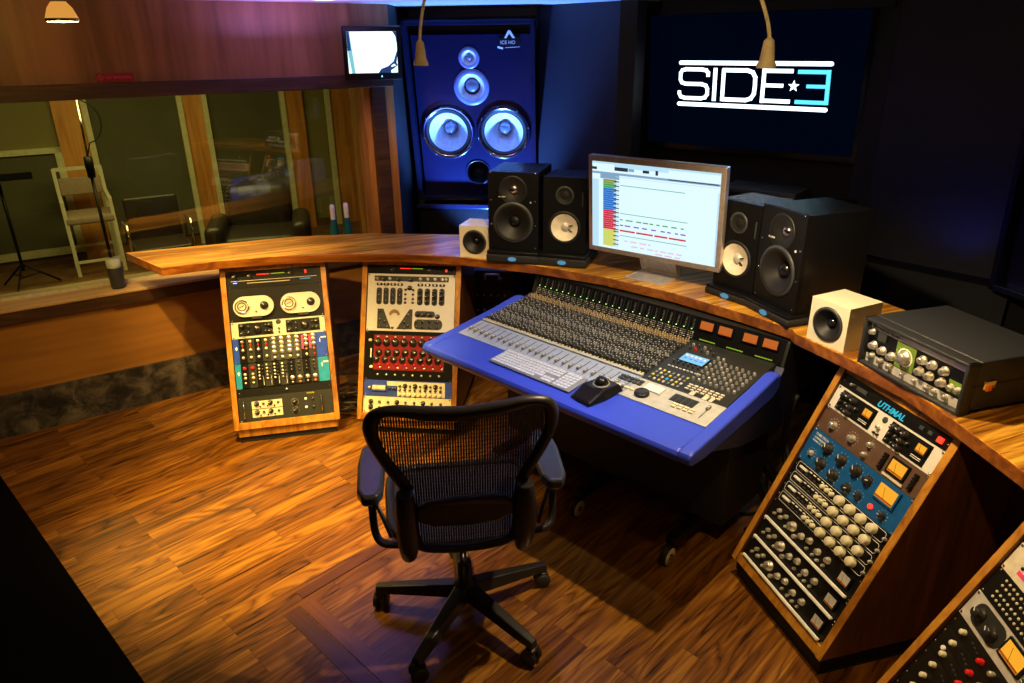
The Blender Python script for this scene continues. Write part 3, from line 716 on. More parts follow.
for i in range(3):
    nm = ('upper', 'middle', 'lowest')[i]
    u = Unit(3, 4-2*i, 2, 'equaliser_unit', 'black equaliser with pale rail, %s of its three in right rack' % nm, 'black', group='equalisers with pale rails')
    b = MB(); b.box((0, -.012, .009), (.45, .012, .009), 'print_white', bev=.002); part_label(b.build('handle', u.t), 'pale handle rail')
    for x, z, kk in ((-.185, .062, 'small_silver'), (-.165, .045, 'small_silver'), (-.145, .062, 'small_silver'), (-.10, .052, 'big_silver'), (-.045, .05, 'silver'), (-.005, .06, 'silver'), (.0, .032, 'tiny_silver'), (.045, .052, 'silver'), (.033, .03, 'tiny_silver'), (.06, .028, 'tiny_silver'), (.095, .055, 'silver'), (.09, .03, 'tiny_silver'), (-.125, .033, 'tiny_silver'), (-.07, .03, 'small_silver'), (-.20, .04, 'tiny_silver')): u.k(kk, x, z)
    u.vu(.185, .050, .042, .034, 'panel_silver', 'black')

# ---- rack 4 contents
u = Unit(4, 13, 2, 'patchbay', 'cream patch panel with pink strips in the bottom right rack', 'panel_cream'); 
u.rect(-.19, .2, .05, .062, 'pink', name='label_strip'); u.rect(-.19, .2, .02, .032, 'pink', name='label_strip')
b = MB()
for i in range(24):
    for z in (.070, .041): b.lathe([(.0045, .003), (.0045, .006), (0, .0055)], 'black', o=(-.185+i*.0165, 0, z), ax='-Y', n=8)
b.build('jack_sockets', u.t)
u = Unit(4, 15, 3, 'patchbay', 'dark patch panel with pale green strip, highest unit seen in the bottom right rack', 'panel_black'); u.rect(-.2, .2, .02, .035, 'panel_mint', name='label_strip'); u.k('white_button', -.1, .07)
b = MB()
for i in range(24): b.lathe([(.0045, .003), (.0045, .006), (0, .0055)], 'panel_grey', o=(-.185+i*.0165, 0, .055), ax='-Y', n=8)
b.build('jack_sockets', u.t)
u = Unit(4, 11, 2, 'patchbay', 'black patch panel of many small sockets, between cream panel and silver unit', 'panel_black')
b = MB()
for i in range(24):
    for z in (.075, .058, .036, .018): b.lathe([(.004, .003), (.004, .005), (0, .0045)], 'panel_cream', o=(-.195+i*.0165, 0, z), ax='-Y', n=8)
b.build('jack_sockets', u.t)
u.rect(-.03, .22, .044, .050, 'pink', name='label_strip'); u.rect(-.03, .22, .026, .031, 'pink', name='label_strip')
u = Unit(4, 9, 2, 'levelling_amplifier', 'two-space silver unit with black field and wide amber meter, bottom right rack', 'panel_silver')
rrect(u, -.145, .046, .13, .068, 'console_dark'); u.k('rot', -.185, .048, y=-.0045); u.k('rot', -.122, .040, y=-.0045); b = MB(); ticks(-.185, .024, b, .048, 11); ticks(-.122, .024, b, .04, 11); b.build('dial_marks', u.t)
u.vu(-.03, .055, .075, .045); 
for q in (.04, .08, .12): u.k('mid_black', q, .04)
for i in range(7):
    u = Unit(4, 8-i, 1, 'microphone_preamp', 'black preamp with cream knob, %s from top in bottom right rack' % ('first', 'second', 'third', 'fourth', 'fifth', 'sixth', 'seventh')[i], 'panel_black', group='microphone preamps in the bottom right rack')
    u.k('small_cream', -.181, .022); u.k('red', -.086, .016)
    if i == 2: u.k('white_button', -.196, .032, 'button')
    b = MB()
    for j in range(3): b.box((-.14+j*.014, -.005, .026-j*.003), (.008, .003, .003), 'panel_grey')
    b.build('markings', u.t)
    for q in (-.04, .01, .06, .11): u.k('small_silver', q, .022)
u = Unit(4, 0, 2, 'blank_panel', 'plain black blank panel at the foot of the bottom right rack', 'black')

exec_console = True
# ------------------------------------------------------------------ mixing console
ca = -.775
CO = Vector((-.408, 2.971, 0))
con = thing('mixing_console', 'large blue mixing console under the curved worktop', 'mixing console', CO, ca)
WC = 1.385
def zs(v):   # work surface height
    return .722 + (v-.19)*(.785-.722)/(.70-.19)
# blue armrest front: profile swept along u
def sweep_u(prof, u0, u1, mat, name, sub=None):
    m = MB(); m.prism(prof, lambda q: (u0, q[0], q[1]), lambda q: (u1, q[0], q[1]), mat); return m.build(name, con, bevel=.006)
arm = [(.0, .672), (-.004, .686), (.004, .700), (.02, .706), (.19, .7205), (.19, .64), (.05, .64), (.012, .655)]
part_label(sweep_u(arm, .045, WC-.05, 'console_blue', 'armrest'), 'padded blue armrest')
for sgn in (0, 1):
    u0, u1 = ((0, .045), (WC-.05, WC))[sgn]
    prof = [(.0, .672), (-.004, .686), (.004, .702), (.02, .710), (.19, .729), (.45, .761), (.60, .785), (.635, .782), (.648, .765), (.645, .72), (.60, .695), (.40, .675), (.10, .650), (.012, .655)]
    m = MB(); m.prism(prof, lambda q: (u0, q[0], q[1]), lambda q: (u1, q[0], q[1]), 'console_blue'); part_label(m.build('side_wing', con, bevel=.009), 'rounded blue end wing')
# body
for u0, u1 in ((.012, .045), (WC-.05, WC-.015)):
    m = MB(); m.prism([(.12, .655), (.45, .70), (.64, .72), (.70, .78), (.80, .60), (.76, .50), (.40, .56)], lambda q: (u0, q[0], q[1]), lambda q: (u1, q[0], q[1]), 'console_side_shaded'); m.build('end_panel', con, bevel=.003)
m = MB(); bp = [(.19, .715), (.70, .781), (.73, .60), (.70, .52), (.25, .60), (.19, .64)]
m.prism(bp, lambda q: (.046, q[0], q[1]), lambda q: (WC-.051, q[0], q[1]), 'console_dark'); m.build('body', con)
# rear meter bridge
m = MB(); mbp = [(.70, .783), (.732, .876), (.98, .876), (1.0, .60), (.80, .60), (.705, .70)]
m.prism(mbp, lambda q: (.03, q[0], q[1]), lambda q: (WC-.02, q[0], q[1]), 'console_dark'); mbo = m.build('meter_bridge', con, bevel=.003)
# legs / stand
for uu in (.20, .72, 1.19):
    m = MB(); m.box((uu, .60, .34), (.07, .10, .56), 'black'); m.box((uu, .54, .105), (.05, .56, .035), 'black', bev=.008); m.build('leg', con)
    for vv in (.25, .78):
        m = MB(); m.lathe([(0, -.016), (.038, -.016), (.044, -.008), (.044, .008), (.038, .016), (.014, .017), (.012, .020), (0, .020)], 'rubber', o=(uu+.0, vv, .044), ax='X', n=20, mats=['panel_grey', 'rubber', 'rubber', 'rubber', 'panel_cream', 'chrome', 'chrome']); m.build('caster', con)
m = MB(); m.box((.66, .5, .22), (.95, .04, .10), 'black'); m.build('crossbar', con)
m = MB(); m.box((.70, .62, .36), (1.22, .34, .46), 'black_soft', bev=.01); m.build('shade_box', con)  # dark box added to deepen the shade under the console
# surface frame: local coords (u, v, n)
ang = math.atan2(.785-.722, .70-.19)
SF = Matrix.Translation((0, .19, .7225)) @ Matrix.Rotation(ang, 4, 'X')
Ls = math.hypot(.51, .063)
surf = bpy.data.objects.new
def spart(name, mb, label=None, parent=None):
    o = mb.build(name, parent or con, mw=SF if parent is None else None)
    if label: o['label'] = label
    return o
# plates: w = distance along slope 0..Ls
CH0, CHW, NCH = .055, .0379, 24; CH1 = CH0+CHW*NCH
m = MB(); m.box(((CH0+CH1)/2, .060, .001), (CH1-CH0+.008, .150, .003), 'console_grey'); fp = spart('fader_plate', m, 'pale grey fader plate')
m = MB(); m.box(((CH0+CH1)/2, .145, .0045), (CH1-CH0, .014, .009), 'console_pale'); spart('label_strip', m, 'white scribble strip above the faders')
m = MB(); m.box(((CH1+WC-.05)/2, .057, .001), (WC-.05-CH1, .146, .003), 'console_pale'); spart('fader_plate', m, 'off-white plate at the master end')
m = MB(); m.box(((CH1+WC-.05)/2, .32, .001), (WC-.054-CH1, .38, .003), 'console_dark'); spart('master_plate', m)
m = MB()
for i in range(NCH+1): m.box((CH0+i*CHW, .33, .0015), (.0012, .36, .003), 'panel_grey')
spart('channel_dividers', m)
m = MB()
for i in range(NCH): m.box((CH0+(i+.62)*CHW, .068, .0028), (.0022, .105, .0012), 'black')
spart('fader_slots', m)
def zk(name, r_, h, mat, cap=None, ptr=None, n=12, sk=0): return knob_mesh(name, r_, h, mat, cap, ptr, 'Z', n, sk)
KZ = dict(grey=zk('ck_grey', .0048, .012, 'panel_grey', 'knob_grey', 'print_white', 10, .0062), dark=zk('ck_dark', .0048, .012, 'knob_black', 'panel_grey', 'print_white', 10, .0062), gold=zk('ck_gold', .0048, .012, 'knob_gold', 'knob_gold', 'knob_black', 10, .006), pale=zk('ck_pale', .0048, .012, 'knob_grey', 'knob_grey', None, 10, .006), silver=zk('ck_silver', .006, .013, 'knob_silver', None, None, 10), red=zk('ck_red', .0055, .012, 'knob_red', None, None, 10))
def surfobj(name, me, u_, w_, z=.003):
    return link(name, me, con, mw=SF @ Matrix.Translation((u_, w_, z)))
fm = MB(); fm.box((0, 0, .007), (.012, .024, .010), 'knob_grey', bev=.002); fm.box((0, 0, .0125), (.013, .003, .001), 'print_white'); fm = mesh_of(fm, 'fader_cap')
pos = [.035, .03, .034, .028, .03, .036, .032, .03, .034, .03, .036, .033, .031, .035, .03, .032, .028, .034, .03, .033, .035, .03, .032, .028]
for i in range(NCH): surfobj('fader_cap', fm, CH0+(i+.62)*CHW, pos[i]+.01)
# channel knobs: 9 rows; nearest rows become parts, the rest one part
rows = [.172+.0218*i for i in range(15)]
kinds = ['dark', 'grey', 'grey', 'dark', 'grey', 'dark', 'grey', 'dark', 'grey', 'dark', 'grey', 'dark', 'dark', 'gold', 'gold']
allk = []
for ri, w_ in enumerate(rows):
    for i in range(NCH):
        for dx in (.22, .52, .82):
            if ri in (2, 6, 10) and dx > .7: continue
            allk.append((ri, CH0+(i+dx)*CHW, w_ + (.008 if dx > .5 else 0), kinds[ri] if not (dx > .5 and ri in (3, 7)) else 'pale'))
allk.sort(key=lambda a: (a[0] > 1, -a[1]))
for a in allk[:70]: surfobj('knob', KZ[a[3]], a[1], a[2], .0015)
m = MB()
cols_ = {'grey': ('panel_grey', 'knob_grey'), 'dark': ('knob_black', 'panel_grey'), 'gold': ('knob_gold', 'knob_gold'), 'pale': ('knob_grey', 'knob_grey')}
for a in allk[70:]:
    c1, c2 = cols_[a[3]]; m.lathe([(.0062, 0), (.0062, .003), (.0046, .004), (.0043, .012), (0, .013)], c1, o=(a[1], a[2], .0015), n=8, mats=[c1, c1, c1, c2]); m.box((a[1]+.001, a[2]+.0028, .0148), (.0014, .0045, .0008), 'print_white')
o = spart('knob', m); o['kind'] = 'stuff'; o['label'] = 'rows of small channel knobs'
# small buttons along the strips
m = MB()
for i in range(NCH):
    for w_ in (.158, .163): m.box((CH0+(i+.3)*CHW, w_, .004), (.007, .0035, .004), 'print_yellow'); m.box((CH0+(i+.72)*CHW, w_, .004), (.007, .0035, .004), 'panel_cream')
    for w_ in (.183, .226, .270, .357, .40, .444): m.box((CH0+(i+.37)*CHW, w_, .0035), (.004, .003, .004), 'knob_cream' if (i+int(w_*1000)) % 3 == 0 else 'knob_grey')
o = spart('button', m); o['kind'] = 'stuff'; o['label'] = 'rows of small cream and yellow buttons'
# master section (u CH1..WC-.05)
mu0 = CH1+.008
m = MB(); m.box((mu0+.09, .36, .004), (.115, .072, .006), 'black'); sc_o = spart('display', m)
m = MB(); m.box((mu0+.09, .36, .0075), (.105, .062, .001), 'lcd_blue')
for k in range(5): m.box((mu0+.05+k*.02, .375, .0083), (.012, .012, .0005), 'print_white')
for k in range(4): m.box((mu0+.055+k*.024, .352, .0083), (.014, .004, .0005), 'scr_blue')
o = m.build('screen', sc_o); 
n_ = 0
for r_i in range(9):
    for c_i in range(8):
        uu = mu0+.165+c_i*.0245; ww = .20+r_i*.031
        if uu > WC-.075: continue
        if r_i == 8 and c_i < 4: continue
        kd = 'silver' if (r_i+c_i) % 3 else 'pale'
        if r_i < 1: continue
        if n_ < 50: surfobj('knob', KZ[kd], uu, ww, .0025); n_ += 1
for k in range(9): surfobj('knob', KZ['red' if k in (1,) else ('silver' if k % 2 else 'dark')], mu0+.025+(k % 5)*.027, .435+(k//5)*.028, .0025)
for k in range(6): surfobj('knob', KZ['dark'], mu0+.03+k*.022, .305, .0025)
m = MB()
for r_i in range(4):
    for k in range(7): 
        c_ = 'print_yellow' if (r_i*7+k) % 5 == 2 else ('panel_cream' if (k+r_i) % 2 else 'knob_grey')
        if k == 3 and r_i == 1: c_ = 'led_cyan'
        m.box((mu0+.018+k*.021, .153+r_i*.024, .004), (.008, .013, .004), c_)
for r_i in range(3):
    for k in range(7): m.box((mu0+.18+k*.022, .158+r_i*.016, .005), (.015, .009, .006), 'panel_cream')
m.box((mu0+.215, .142, .004), (.018, .03, .004), 'panel_cream'); m.box((mu0+.27, .142, .004), (.018, .03, .004), 'panel_cream'); m.box((mu0+.295, .142, .004), (.014, .03, .004), 'panel_cream')
m.box((mu0+.02, .27, .0035), (.0, .0, .0), 'panel_cream')
for k in range(9): m.box((mu0+.03+k*.017, .272, .004), (.010, .005, .003), 'print_white'); m.box((mu0+.03+k*.017, .29, .004), (.010, .005, .003), 'panel_grey')
o = spart('button', m); o['kind'] = 'stuff'; o['label'] = 'yellow, orange and cream master buttons'
m = MB()
for r_i in range(2):
    for k in range(5): m.box((mu0-.07+k*.022, .082+r_i*.02, .006), (.017, .013, .006), 'panel_grey')
m3 = MB(); m3.box((mu0+.085, .085, .006), (.075, .045, .007), 'print_white'); spart('key_pad', m3)
m2 = MB(); m4 = MB()
for k in range(5): m2.box((mu0-.085+k*.026, .035, .006), (.02, .010, .007), 'knob_cream')
for r_i in range(2):
    for k in range(4): m4.box((mu0+.205+k*.024, .028+r_i*.015, .006), (.018, .010, .007), 'knob_cream')
spart('transport_buttons', m2); spart('automation_buttons', m4)
spart('button_block', m)
m = MB(); m.lathe([(.029, 0), (.029, .01), (.026, .013), (.008, .012), (0, .012)], 'knob_black', o=(mu0+.065, .032, .003), n=28); spart('jog_wheel', m)
m = MB(); m.box((mu0+.215, .083, .003), (.10, .05, .003), 'panel_grey')
for k in range(4): m.box((mu0+.18+k*.024, .083, .005), (.016, .045, .003), 'console_dark')
spart('switch_block', m)
m = MB(); m.box((mu0+.315, .06, .0028), (.0025, .085, .0014), 'black'); spart('fader_slots', m); surfobj('fader_cap', fm, mu0+.315, .085)
# meter bridge face frame
fa = math.atan2(.876-.783, .732-.70)
BF = Matrix.Translation((0, .70, .783)) @ Matrix.Rotation(fa, 4, 'X')
m = MB()
m.box(((CH0+CH1)/2, .052, .001), (CH1-CH0+.01, .104, .002), 'panel_black')
for i in range(NCH):
    x = CH0+(i+.5)*CHW
    m.box((x-CHW/2, .052, .0025), (.001, .10, .001), 'panel_grey')
    for k in range(4):
        for j in range(3): m.box((x-.010+j*.010, .008+k*.0085, .0028), (.0065, .0035, .002), 'panel_cream' if (k+j+i) % 4 == 0 else 'knob_grey')
    for k in range(7): m.box((x+.004, .052+k*.006, .0024), (.008, .0014, .001), 'knob_grey')
mp_ = m.build('meter_panel', con, mw=BF)
m = MB()
for i in range(NCH): m.box((CH0+(i+.5)*CHW, .046, .0032), (.0045, .0035, .002), 'led_green')
m.build('signal_lamps', mp_)
m = MB(); m.box(((CH1+WC-.03)/2, .052, .001), (WC-.035-CH1, .104, .002), 'panel_black')
for k in range(3):
    for j in range(12): m.box((CH1+.03+k*.125+j*.0062, .012, .0028), (.0035, .0045, .002), 'led_lime')
vp = m.build('meter_panel', con, mw=BF)
for k, x in enumerate((.040, .125, .235, .32)):
    m = MB(); m.box((CH1+x+.01, .072, .006), (.068, .040, .010), 'black'); vo = m.build('meter', con, mw=BF)
    m = MB(); m.box((CH1+x+.01, .073, .0115), (.058, .034, .001), 'amber_dim'); m.box((CH1+x+.01, .058, .0122), (.058, .005, .0006), 'meter_glass'); m.build('dial', vo)

# keyboard and trackball on the armrest
def Cw(u_, v_, z): 
    return CO + Vector((math.cos(ca)*u_ - math.sin(ca)*v_, math.sin(ca)*u_ + math.cos(ca)*v_, z))
KT = math.atan2(.0145, .17)
kb = thing('computer_keyboard', 'white full-size computer keyboard lying on the blue armrest of the console', 'keyboard', mw=Matrix.Translation(Cw(.59, .122, .7165)) @ Matrix.Rotation(ca, 4, 'Z') @ Matrix.Rotation(KT, 4, 'X'))
m = MB(); m.box((0, 0, .005), (.44, .118, .008), 'key_base', bev=.003); m.build('base', kb)
m = MB(); m.box((0, .06, .0075), (.44, .006, .006), 'alu_pale'); m.build('rear_edge', kb)
keys = []
for r_i in range(6):
    y_ = -.045 + r_i*.0185; x_ = -.213
    widths = {0: [.022]*3+[.095]+[.022]*3, 1: [.042]+[.0165]*10+[.04], 2: [.03]+[.0165]*11+[.030], 3: [.025]+[.0165]*12+[.022], 4: [.0165]*13+[.03], 5: [.0168]*14+[.012]}[r_i]
    for w_ in widths:
        keys.append((x_+w_/2, y_, w_)); x_ += w_+.0022
    for k in range(3):
        if r_i in (2,): continue
        keys.append((.072+k*.0187, y_, .0165))
    for k in range(4): keys.append((.137+k*.0187, y_, .0165))
for kx, ky, kw in keys[:100]:
    pass
kmeshes = {}
for idx, (kx, ky, kw) in enumerate(keys):
    if idx >= 100: break
    kk = round(kw, 4)
    if kk not in kmeshes:
        q = MB(); q.box((0, 0, .0015), (kw-.0012, .0145, .004), 'key_white', bev=.0008); kmeshes[kk] = mesh_of(q, 'key')
    link('key', kmeshes[kk], kb, (kx, ky, .0095))
m = MB()
for kx, ky, kw in keys[100:]: m.box((kx, ky, .011), (kw-.0012, .0145, .004), 'key_white')
o = m.build('key', kb); o['kind'] = 'stuff'
tb = thing('trackball', 'black trackball mouse on the blue armrest right of the white keyboard', 'trackball', mw=Matrix.Translation(Cw(.895, .13, .7175)) @ Matrix.Rotation(ca-.15, 4, 'Z') @ Matrix.Rotation(KT, 4, 'X'))
m = MB()
g = [(-.055, -.095, .006), (.055, -.095, .006), (.062, .0, .030), (.060, .085, .020), (-.060, .085, .020), (-.062, .0, .030)]
top = [m.bm.verts.new(v_) for v_ in ((-.045, -.088, .012), (.045, -.088, .012), (.052, -.02, .034), (.050, .075, .030), (-.050, .075, .030), (-.052, -.02, .034))]
bot = [m.bm.verts.new(v_) for v_ in ((-.055, -.095, 0), (.055, -.095, 0), (.065, -.01, 0), (.062, .085, 0), (-.062, .085, 0), (-.065, -.01, 0))]
m.face([top[0], top[1], top[2], top[5]], 'black_gloss'); m.face([top[5], top[2], top[3], top[4]], 'black_gloss'); m.face(bot[::-1], 'black_gloss')
for i in range(6): j = (i+1) % 6; m.face([bot[i], bot[j], top[j], top[i]], 'black_gloss')
m.build('body', tb, bevel=.008)
m = MB(); m.lathe([(0, .062)] + [(math.sin(a)*.027, .036+math.cos(a)*.027) for a in [PI*i/14 for i in range(1, 9)]], 'black_gloss', o=(0, .025, 0), n=28); m.lathe([(.034, .031), (.031, .037), (.028, .036)], 'knob_grey', o=(0, .025, 0), n=28); m.build('ball', tb)

# ------------------------------------------------------------------ monitors and speakers on the worktop
def driver(par, x, z, R, y0, kind, name='woofer', lab=None, n=32):
    """loudspeaker driver on a -Y baffle"""
    b = MB()
    if kind == 'dark':
        b.lathe([(R*1.12, 0), (R*1.12, .004), (R*1.0, .006), (R*.93, .006), (R*.86, .002), (R*.34, -R*.42)], 'rubber', o=(x, y0, z), ax='-Y', n=n, mats=['rubber', 'panel_grey', 'rubber', 'rubber', 'cone_dark'])
        o = b.build(name, par); c = MB(); c.lathe([(R*.34, -R*.42), (R*.28, -R*.28), (R*.15, -R*.2), (0, -R*.18)], 'black_gloss', o=(x, y0, z), ax='-Y', n=n); c.build('dust_cap', o)
    elif kind == 'white':
        b.lathe([(R*1.25, 0), (R*1.25, .003), (R*1.1, .004), (R*1.02, .001), (R*.30, -R*.3)], 'rubber', o=(x, y0, z), ax='-Y', n=n, mats=['rubber', 'rubber', 'rubber', 'cone_white'])
        o = b.build(name, par); c = MB(); c.lathe([(R*.34, -R*.28), (R*.30, -R*.18), (R*.16, -R*.1), (0, -R*.08)], 'panel_silver', o=(x, y0, z), ax='-Y', n=n)
        for a in (-.5, .3): c.bar((x+R*.3*math.cos(a), y0+R*.12, z+R*.3*math.sin(a)), (x+R*.62*math.cos(a), y0+R*.1, z+R*.62*math.sin(a)), R*.07, R*.05, 'black', up=(0, -1, 0))
        c.build('dust_cap', o)
    return o
def carve_box(w, d, h, mat, holes, name, par, bev=.004, grooves=None):
    """cabinet whose front has round recesses (holes: x,z,r,depth)"""
    b = MB()
    b.box((0, d/2+.012, h/2), (w, d-.024, h), mat)
    o = b.build(name, par, bevel=bev)
    return o
def baffle_with_holes(w, h, holes, mat, name, par, th=.02, y=0):
    """front board built as a ring-subdivided sheet with real openings"""
    bm = bmesh.new()
    # outline + holes filled by triangulation
    def loop(pts): 
        vs = [bm.verts.new(p_) for p_ in pts]; return [bm.edges.new((vs[i], vs[(i+1) % len(vs)])) for i in range(len(vs))]
    es = loop([(-w/2, 0, 0), (w/2, 0, 0), (w/2, 0, h), (-w/2, 0, h)])
    for hx, hz, hr in holes: es += loop([(hx+math.cos(2*PI*i/32)*hr, 0, hz+math.sin(2*PI*i/32)*hr) for i in range(32)])
    bmesh.ops.triangle_fill(bm, edges=es, use_beauty=True, use_dissolve=False)
    r_ = bmesh.ops.extrude_face_region(bm, geom=bm.faces[:])
    for v_ in [g_ for g_ in r_['geom'] if isinstance(g_, bmesh.types.BMVert)]: v_.co.y += th
    bmesh.ops.recalc_face_normals(bm, faces=bm.faces[:])
    me = bpy.data.meshes.new(name); bm.to_mesh(me); bm.free(); me.materials.append(M[mat])
    return link(name, me, par, (0, y, 0))
def cabinet(w, d, h, holes, mat, par, name='cabinet', fmat=None):
    b = MB(); b.box((0, d/2+.05, h/2), (w, d-.1+.0, h), mat)
    # side, top and bottom skins around the hollow front
    for c_, s_ in (((-w/2+.006, .0605, h/2), (.012, .081, h)), ((w/2-.006, .0605, h/2), (.012, .081, h)), ((0, .0605, .006), (w-.024, .081, .012)), ((0, .0605, h-.006), (w-.024, .081, .012))): b.box(c_, s_, mat)
    o = b.build(name, par, bevel=.0)
    baffle_with_holes(w, h, holes, fmat or mat, 'baffle', par)
    return o
def big_monitor(x, y, z, yaw, tilt, label):
    t = thing('studio_monitor', label, 'speaker', mw=Matrix.Translation((x, y, z)) @ Matrix.Rotation(yaw, 4, 'Z') @ Matrix.Rotation(-tilt, 4, 'X'), group='large black studio monitors')
    w, d, h = .254, .31, .387
    cabinet(w, d, h, [(0, .142, .100), (0, .30, .058)], 'speaker_vinyl', t, fmat='black')
    driver(t, 0, .142, .092, .0, 'dark')
    b = MB(); b.lathe([(.072, 0), (.072, .003), (.066, .004), (.03, -.018), (.022, -.02)], 'cone_dark', o=(0, 0, .30), ax='-Y', n=32); o = b.build('waveguide', t)
    b = MB(); b.lathe([(.022, -.02), (.018, -.012), (0, -.007)], 'chrome', o=(0, 0, .30), ax='-Y', n=20); b.build('tweeter_dome', o)
    b = MB(); b.box((.085, -.002, .275), (.02, .003, .006), 'print_white') if False else b.box((-.055, -.002, .268), (.035, .003, .006), 'panel_silver'); b.build('badge', t)
    b = MB()
    for sx in (-.112, .112):
        for z_ in (.015, .13, .25, .385): b.lathe([(.004, 0), (.004, .002), (0, .003)], 'chrome', o=(sx, 0, z_), ax='-Y', n=8)
    b.build('screws', t)
    for sx in (-1, 1):
        b = MB(); b.box((sx*.112, .005, .32), (.007, .004, .10), 'black_gloss'); b.build('port_slot', t)
    b = MB(); b.box((.09, -.003, .245), (.006, .003, .008), 'print_white'); b.build('power_lamp', t)
    return t
def small_monitor(x, y, z, yaw, tilt, label):
    t = thing('studio_monitor', label, 'speaker', mw=Matrix.Translation((x, y, z)) @ Matrix.Rotation(yaw, 4, 'Z') @ Matrix.Rotation(-tilt, 4, 'X'), group='black monitors with white cones')
    w, d, h = .215, .20, .372
    cabinet(w, d, h, [(0, .128, .072), (.0, .285, .034)], 'speaker_vinyl', t, fmat='black')
    driver(t, 0, .128, .066, .0, 'white')
    b = MB(); b.lathe([(.046, 0), (.046, .003), (.036, .004), (.024, -.006), (.018, -.004), (0, .002)], 'black', o=(0, 0, .285), ax='-Y', n=28, mats=['black', 'panel_grey', 'cone_dark', 'cone_dark', 'cone_dark']); b.build('tweeter', t)
    b = MB(); b.box((.088, -.001, .27), (.006, .002, .07), 'panel_grey'); b.build('badge', t)
    return t
def pad(x, y, yaw, w, d, z0, label, th=1.0):
    t = thing('isolation_pad', label, 'speaker pad', (x, y, z0), yaw, 'isolation pads under the monitors')
    b = MB(); b.box((0, d/2, .022*th), (w, d, .042*th), 'black_soft', bev=.010); b.build('foam_base', t)
    b = MB(); b.box((0, d/2, .0515*th), (w-.010, d-.006, .018*th), 'panel_black', bev=.005); b.build('steel_plate', t)
    b = MB(); pts = [(math.cos(a)*.022, math.sin(a)*.011) for a in [2*PI*i/16 for i in range(16)]]
    b.prism(pts, lambda q: (q[0], .001, q[1]+.024*th), lambda q: (q[0], -.003, q[1]+.024*th), 'badge_cyan'); part_label(b.build('badge', t), 'small oval cyan badge')
    return t
def fwd(yaw, s): return Vector((math.sin(yaw)*s, -math.cos(yaw)*s, 0))
# left pair
PZ = DZ+.062
big_monitor(.012, 3.492, PZ, -.263, 0, 'large black two-way monitor beside the left cream cube speaker')
pad(*( (Vector((.012, 3.492, 0))+fwd(-.263, .03)).xy ), -.263, .275, .35, DZ, 'black isolation pad under the left large black monitor')
small_monitor(.262, 3.43, PZ, -.33, 0, 'black monitor with a white cone, left of the computer display')
pad(*( (Vector((.262, 3.43, 0))+fwd(-.33, .04)).xy ), -.33, .250, .27, DZ, 'black isolation pad under the left white-cone monitor')
# right pair
big_monitor(1.050, 2.70, DZ+.0435, -1.24, 0, 'large black two-way monitor beside the right cream cube speaker')
pad(*( (Vector((1.050, 2.70, 0))+fwd(-1.24, .04)).xy ), -1.24, .29, .36, DZ, 'black isolation pad under the right large black monitor', .7)
small_monitor(.948, 2.915, DZ+.0435, -1.0, 0, 'black monitor with a white cone, right of the computer display')
pad(*( (Vector((.948, 2.915, 0))+fwd(-1.0, .04)).xy ), -1.0, .235, .27, DZ, 'black isolation pad under the right white-cone monitor', .7)
def cube(x, y, yaw, label):
    t = thing('cube_speaker', label, 'speaker', (x, y, DZ), yaw, 'cream cube speakers')
    cabinet(.165, .165, .165, [(0, .0825, .062)], 'cube_paint', t)
    driver(t, 0, .0825, .057, 0, 'dark', 'driver'); return t
cube(-.187, 3.585, -.30, 'cream cube speaker at the left, beside the large black monitor')
cube(1.137, 2.385, -1.113, 'cream cube speaker at the right, beside the tape echo')

# computer display
t = thing('computer_display', 'silver computer display showing a coloured audio editing window', 'monitor', mw=Matrix.Translation((.60, 2.97, 1.035)) @ Matrix.Rotation(-.669, 4, 'Z') @ Matrix.Rotation(-(-.06), 4, 'X'))
DW, DH = .662, .452
t.matrix_basis = Matrix.Translation((.637, 3.15, 1.033)) @ Matrix.Rotation(-.669, 4, 'Z') @ Matrix.Rotation(.07, 4, 'X')
b = MB(); b.box((0, .018, DH/2), (DW, .036, DH), 'alu', bev=.004); b.build('bezel', t)
sw, sh = DW-.045, DH-.05; sx0, sz0 = -sw/2, .024
b = MB(); b.box((0, -.0005, sz0+sh/2), (sw, .002, sh), 'scr_white'); scr = b.build('screen', t)
b = MB()
def SR(x0, x1, y0, y1, mt, lay=1):   # fractions of the screen, y from the top
    b.box((sx0+sw*(x0+x1)/2, -.0016-.0003*lay, sz0+sh*(1-(y0+y1)/2)), (sw*(x1-x0), .0004, sh*(y1-y0)), mt)
SR(0, 1, .11, .135, 'scr_grey'); SR(.07, .23, .13, .185, 'scr_grey'); SR(0, .055, .20, 1, 'scr_pale'); SR(.0, 1, .0, .02, 'scr_pale')
SR(.19, .62, .015, .05, 'scr_pale'); SR(.19, .30, .045, .085, 'scr_dark', 2); SR(.305, .35, .05, .08, 'scr_grey', 2); SR(.42, .47, .05, .08, 'scr_dark', 2); SR(.52, .54, .04, .09, 'scr_dark', 2); SR(.0, .04, .06, .09, 'scr_dark', 2)
yy = .19
for mt, n_ in (('scr_olive', 2), ('scr_green', 2), ('scr_blue', 10), ('scr_red', 9), ('scr_yellow', 8)):
    for k in range(n_):
        SR(.095, .205, yy, yy+.0235, mt); yy += .0252
        SR(.185, .23, yy-.014, yy-.002, 'scr_dark' if k % 2 == 0 else 'scr_pale', 2)
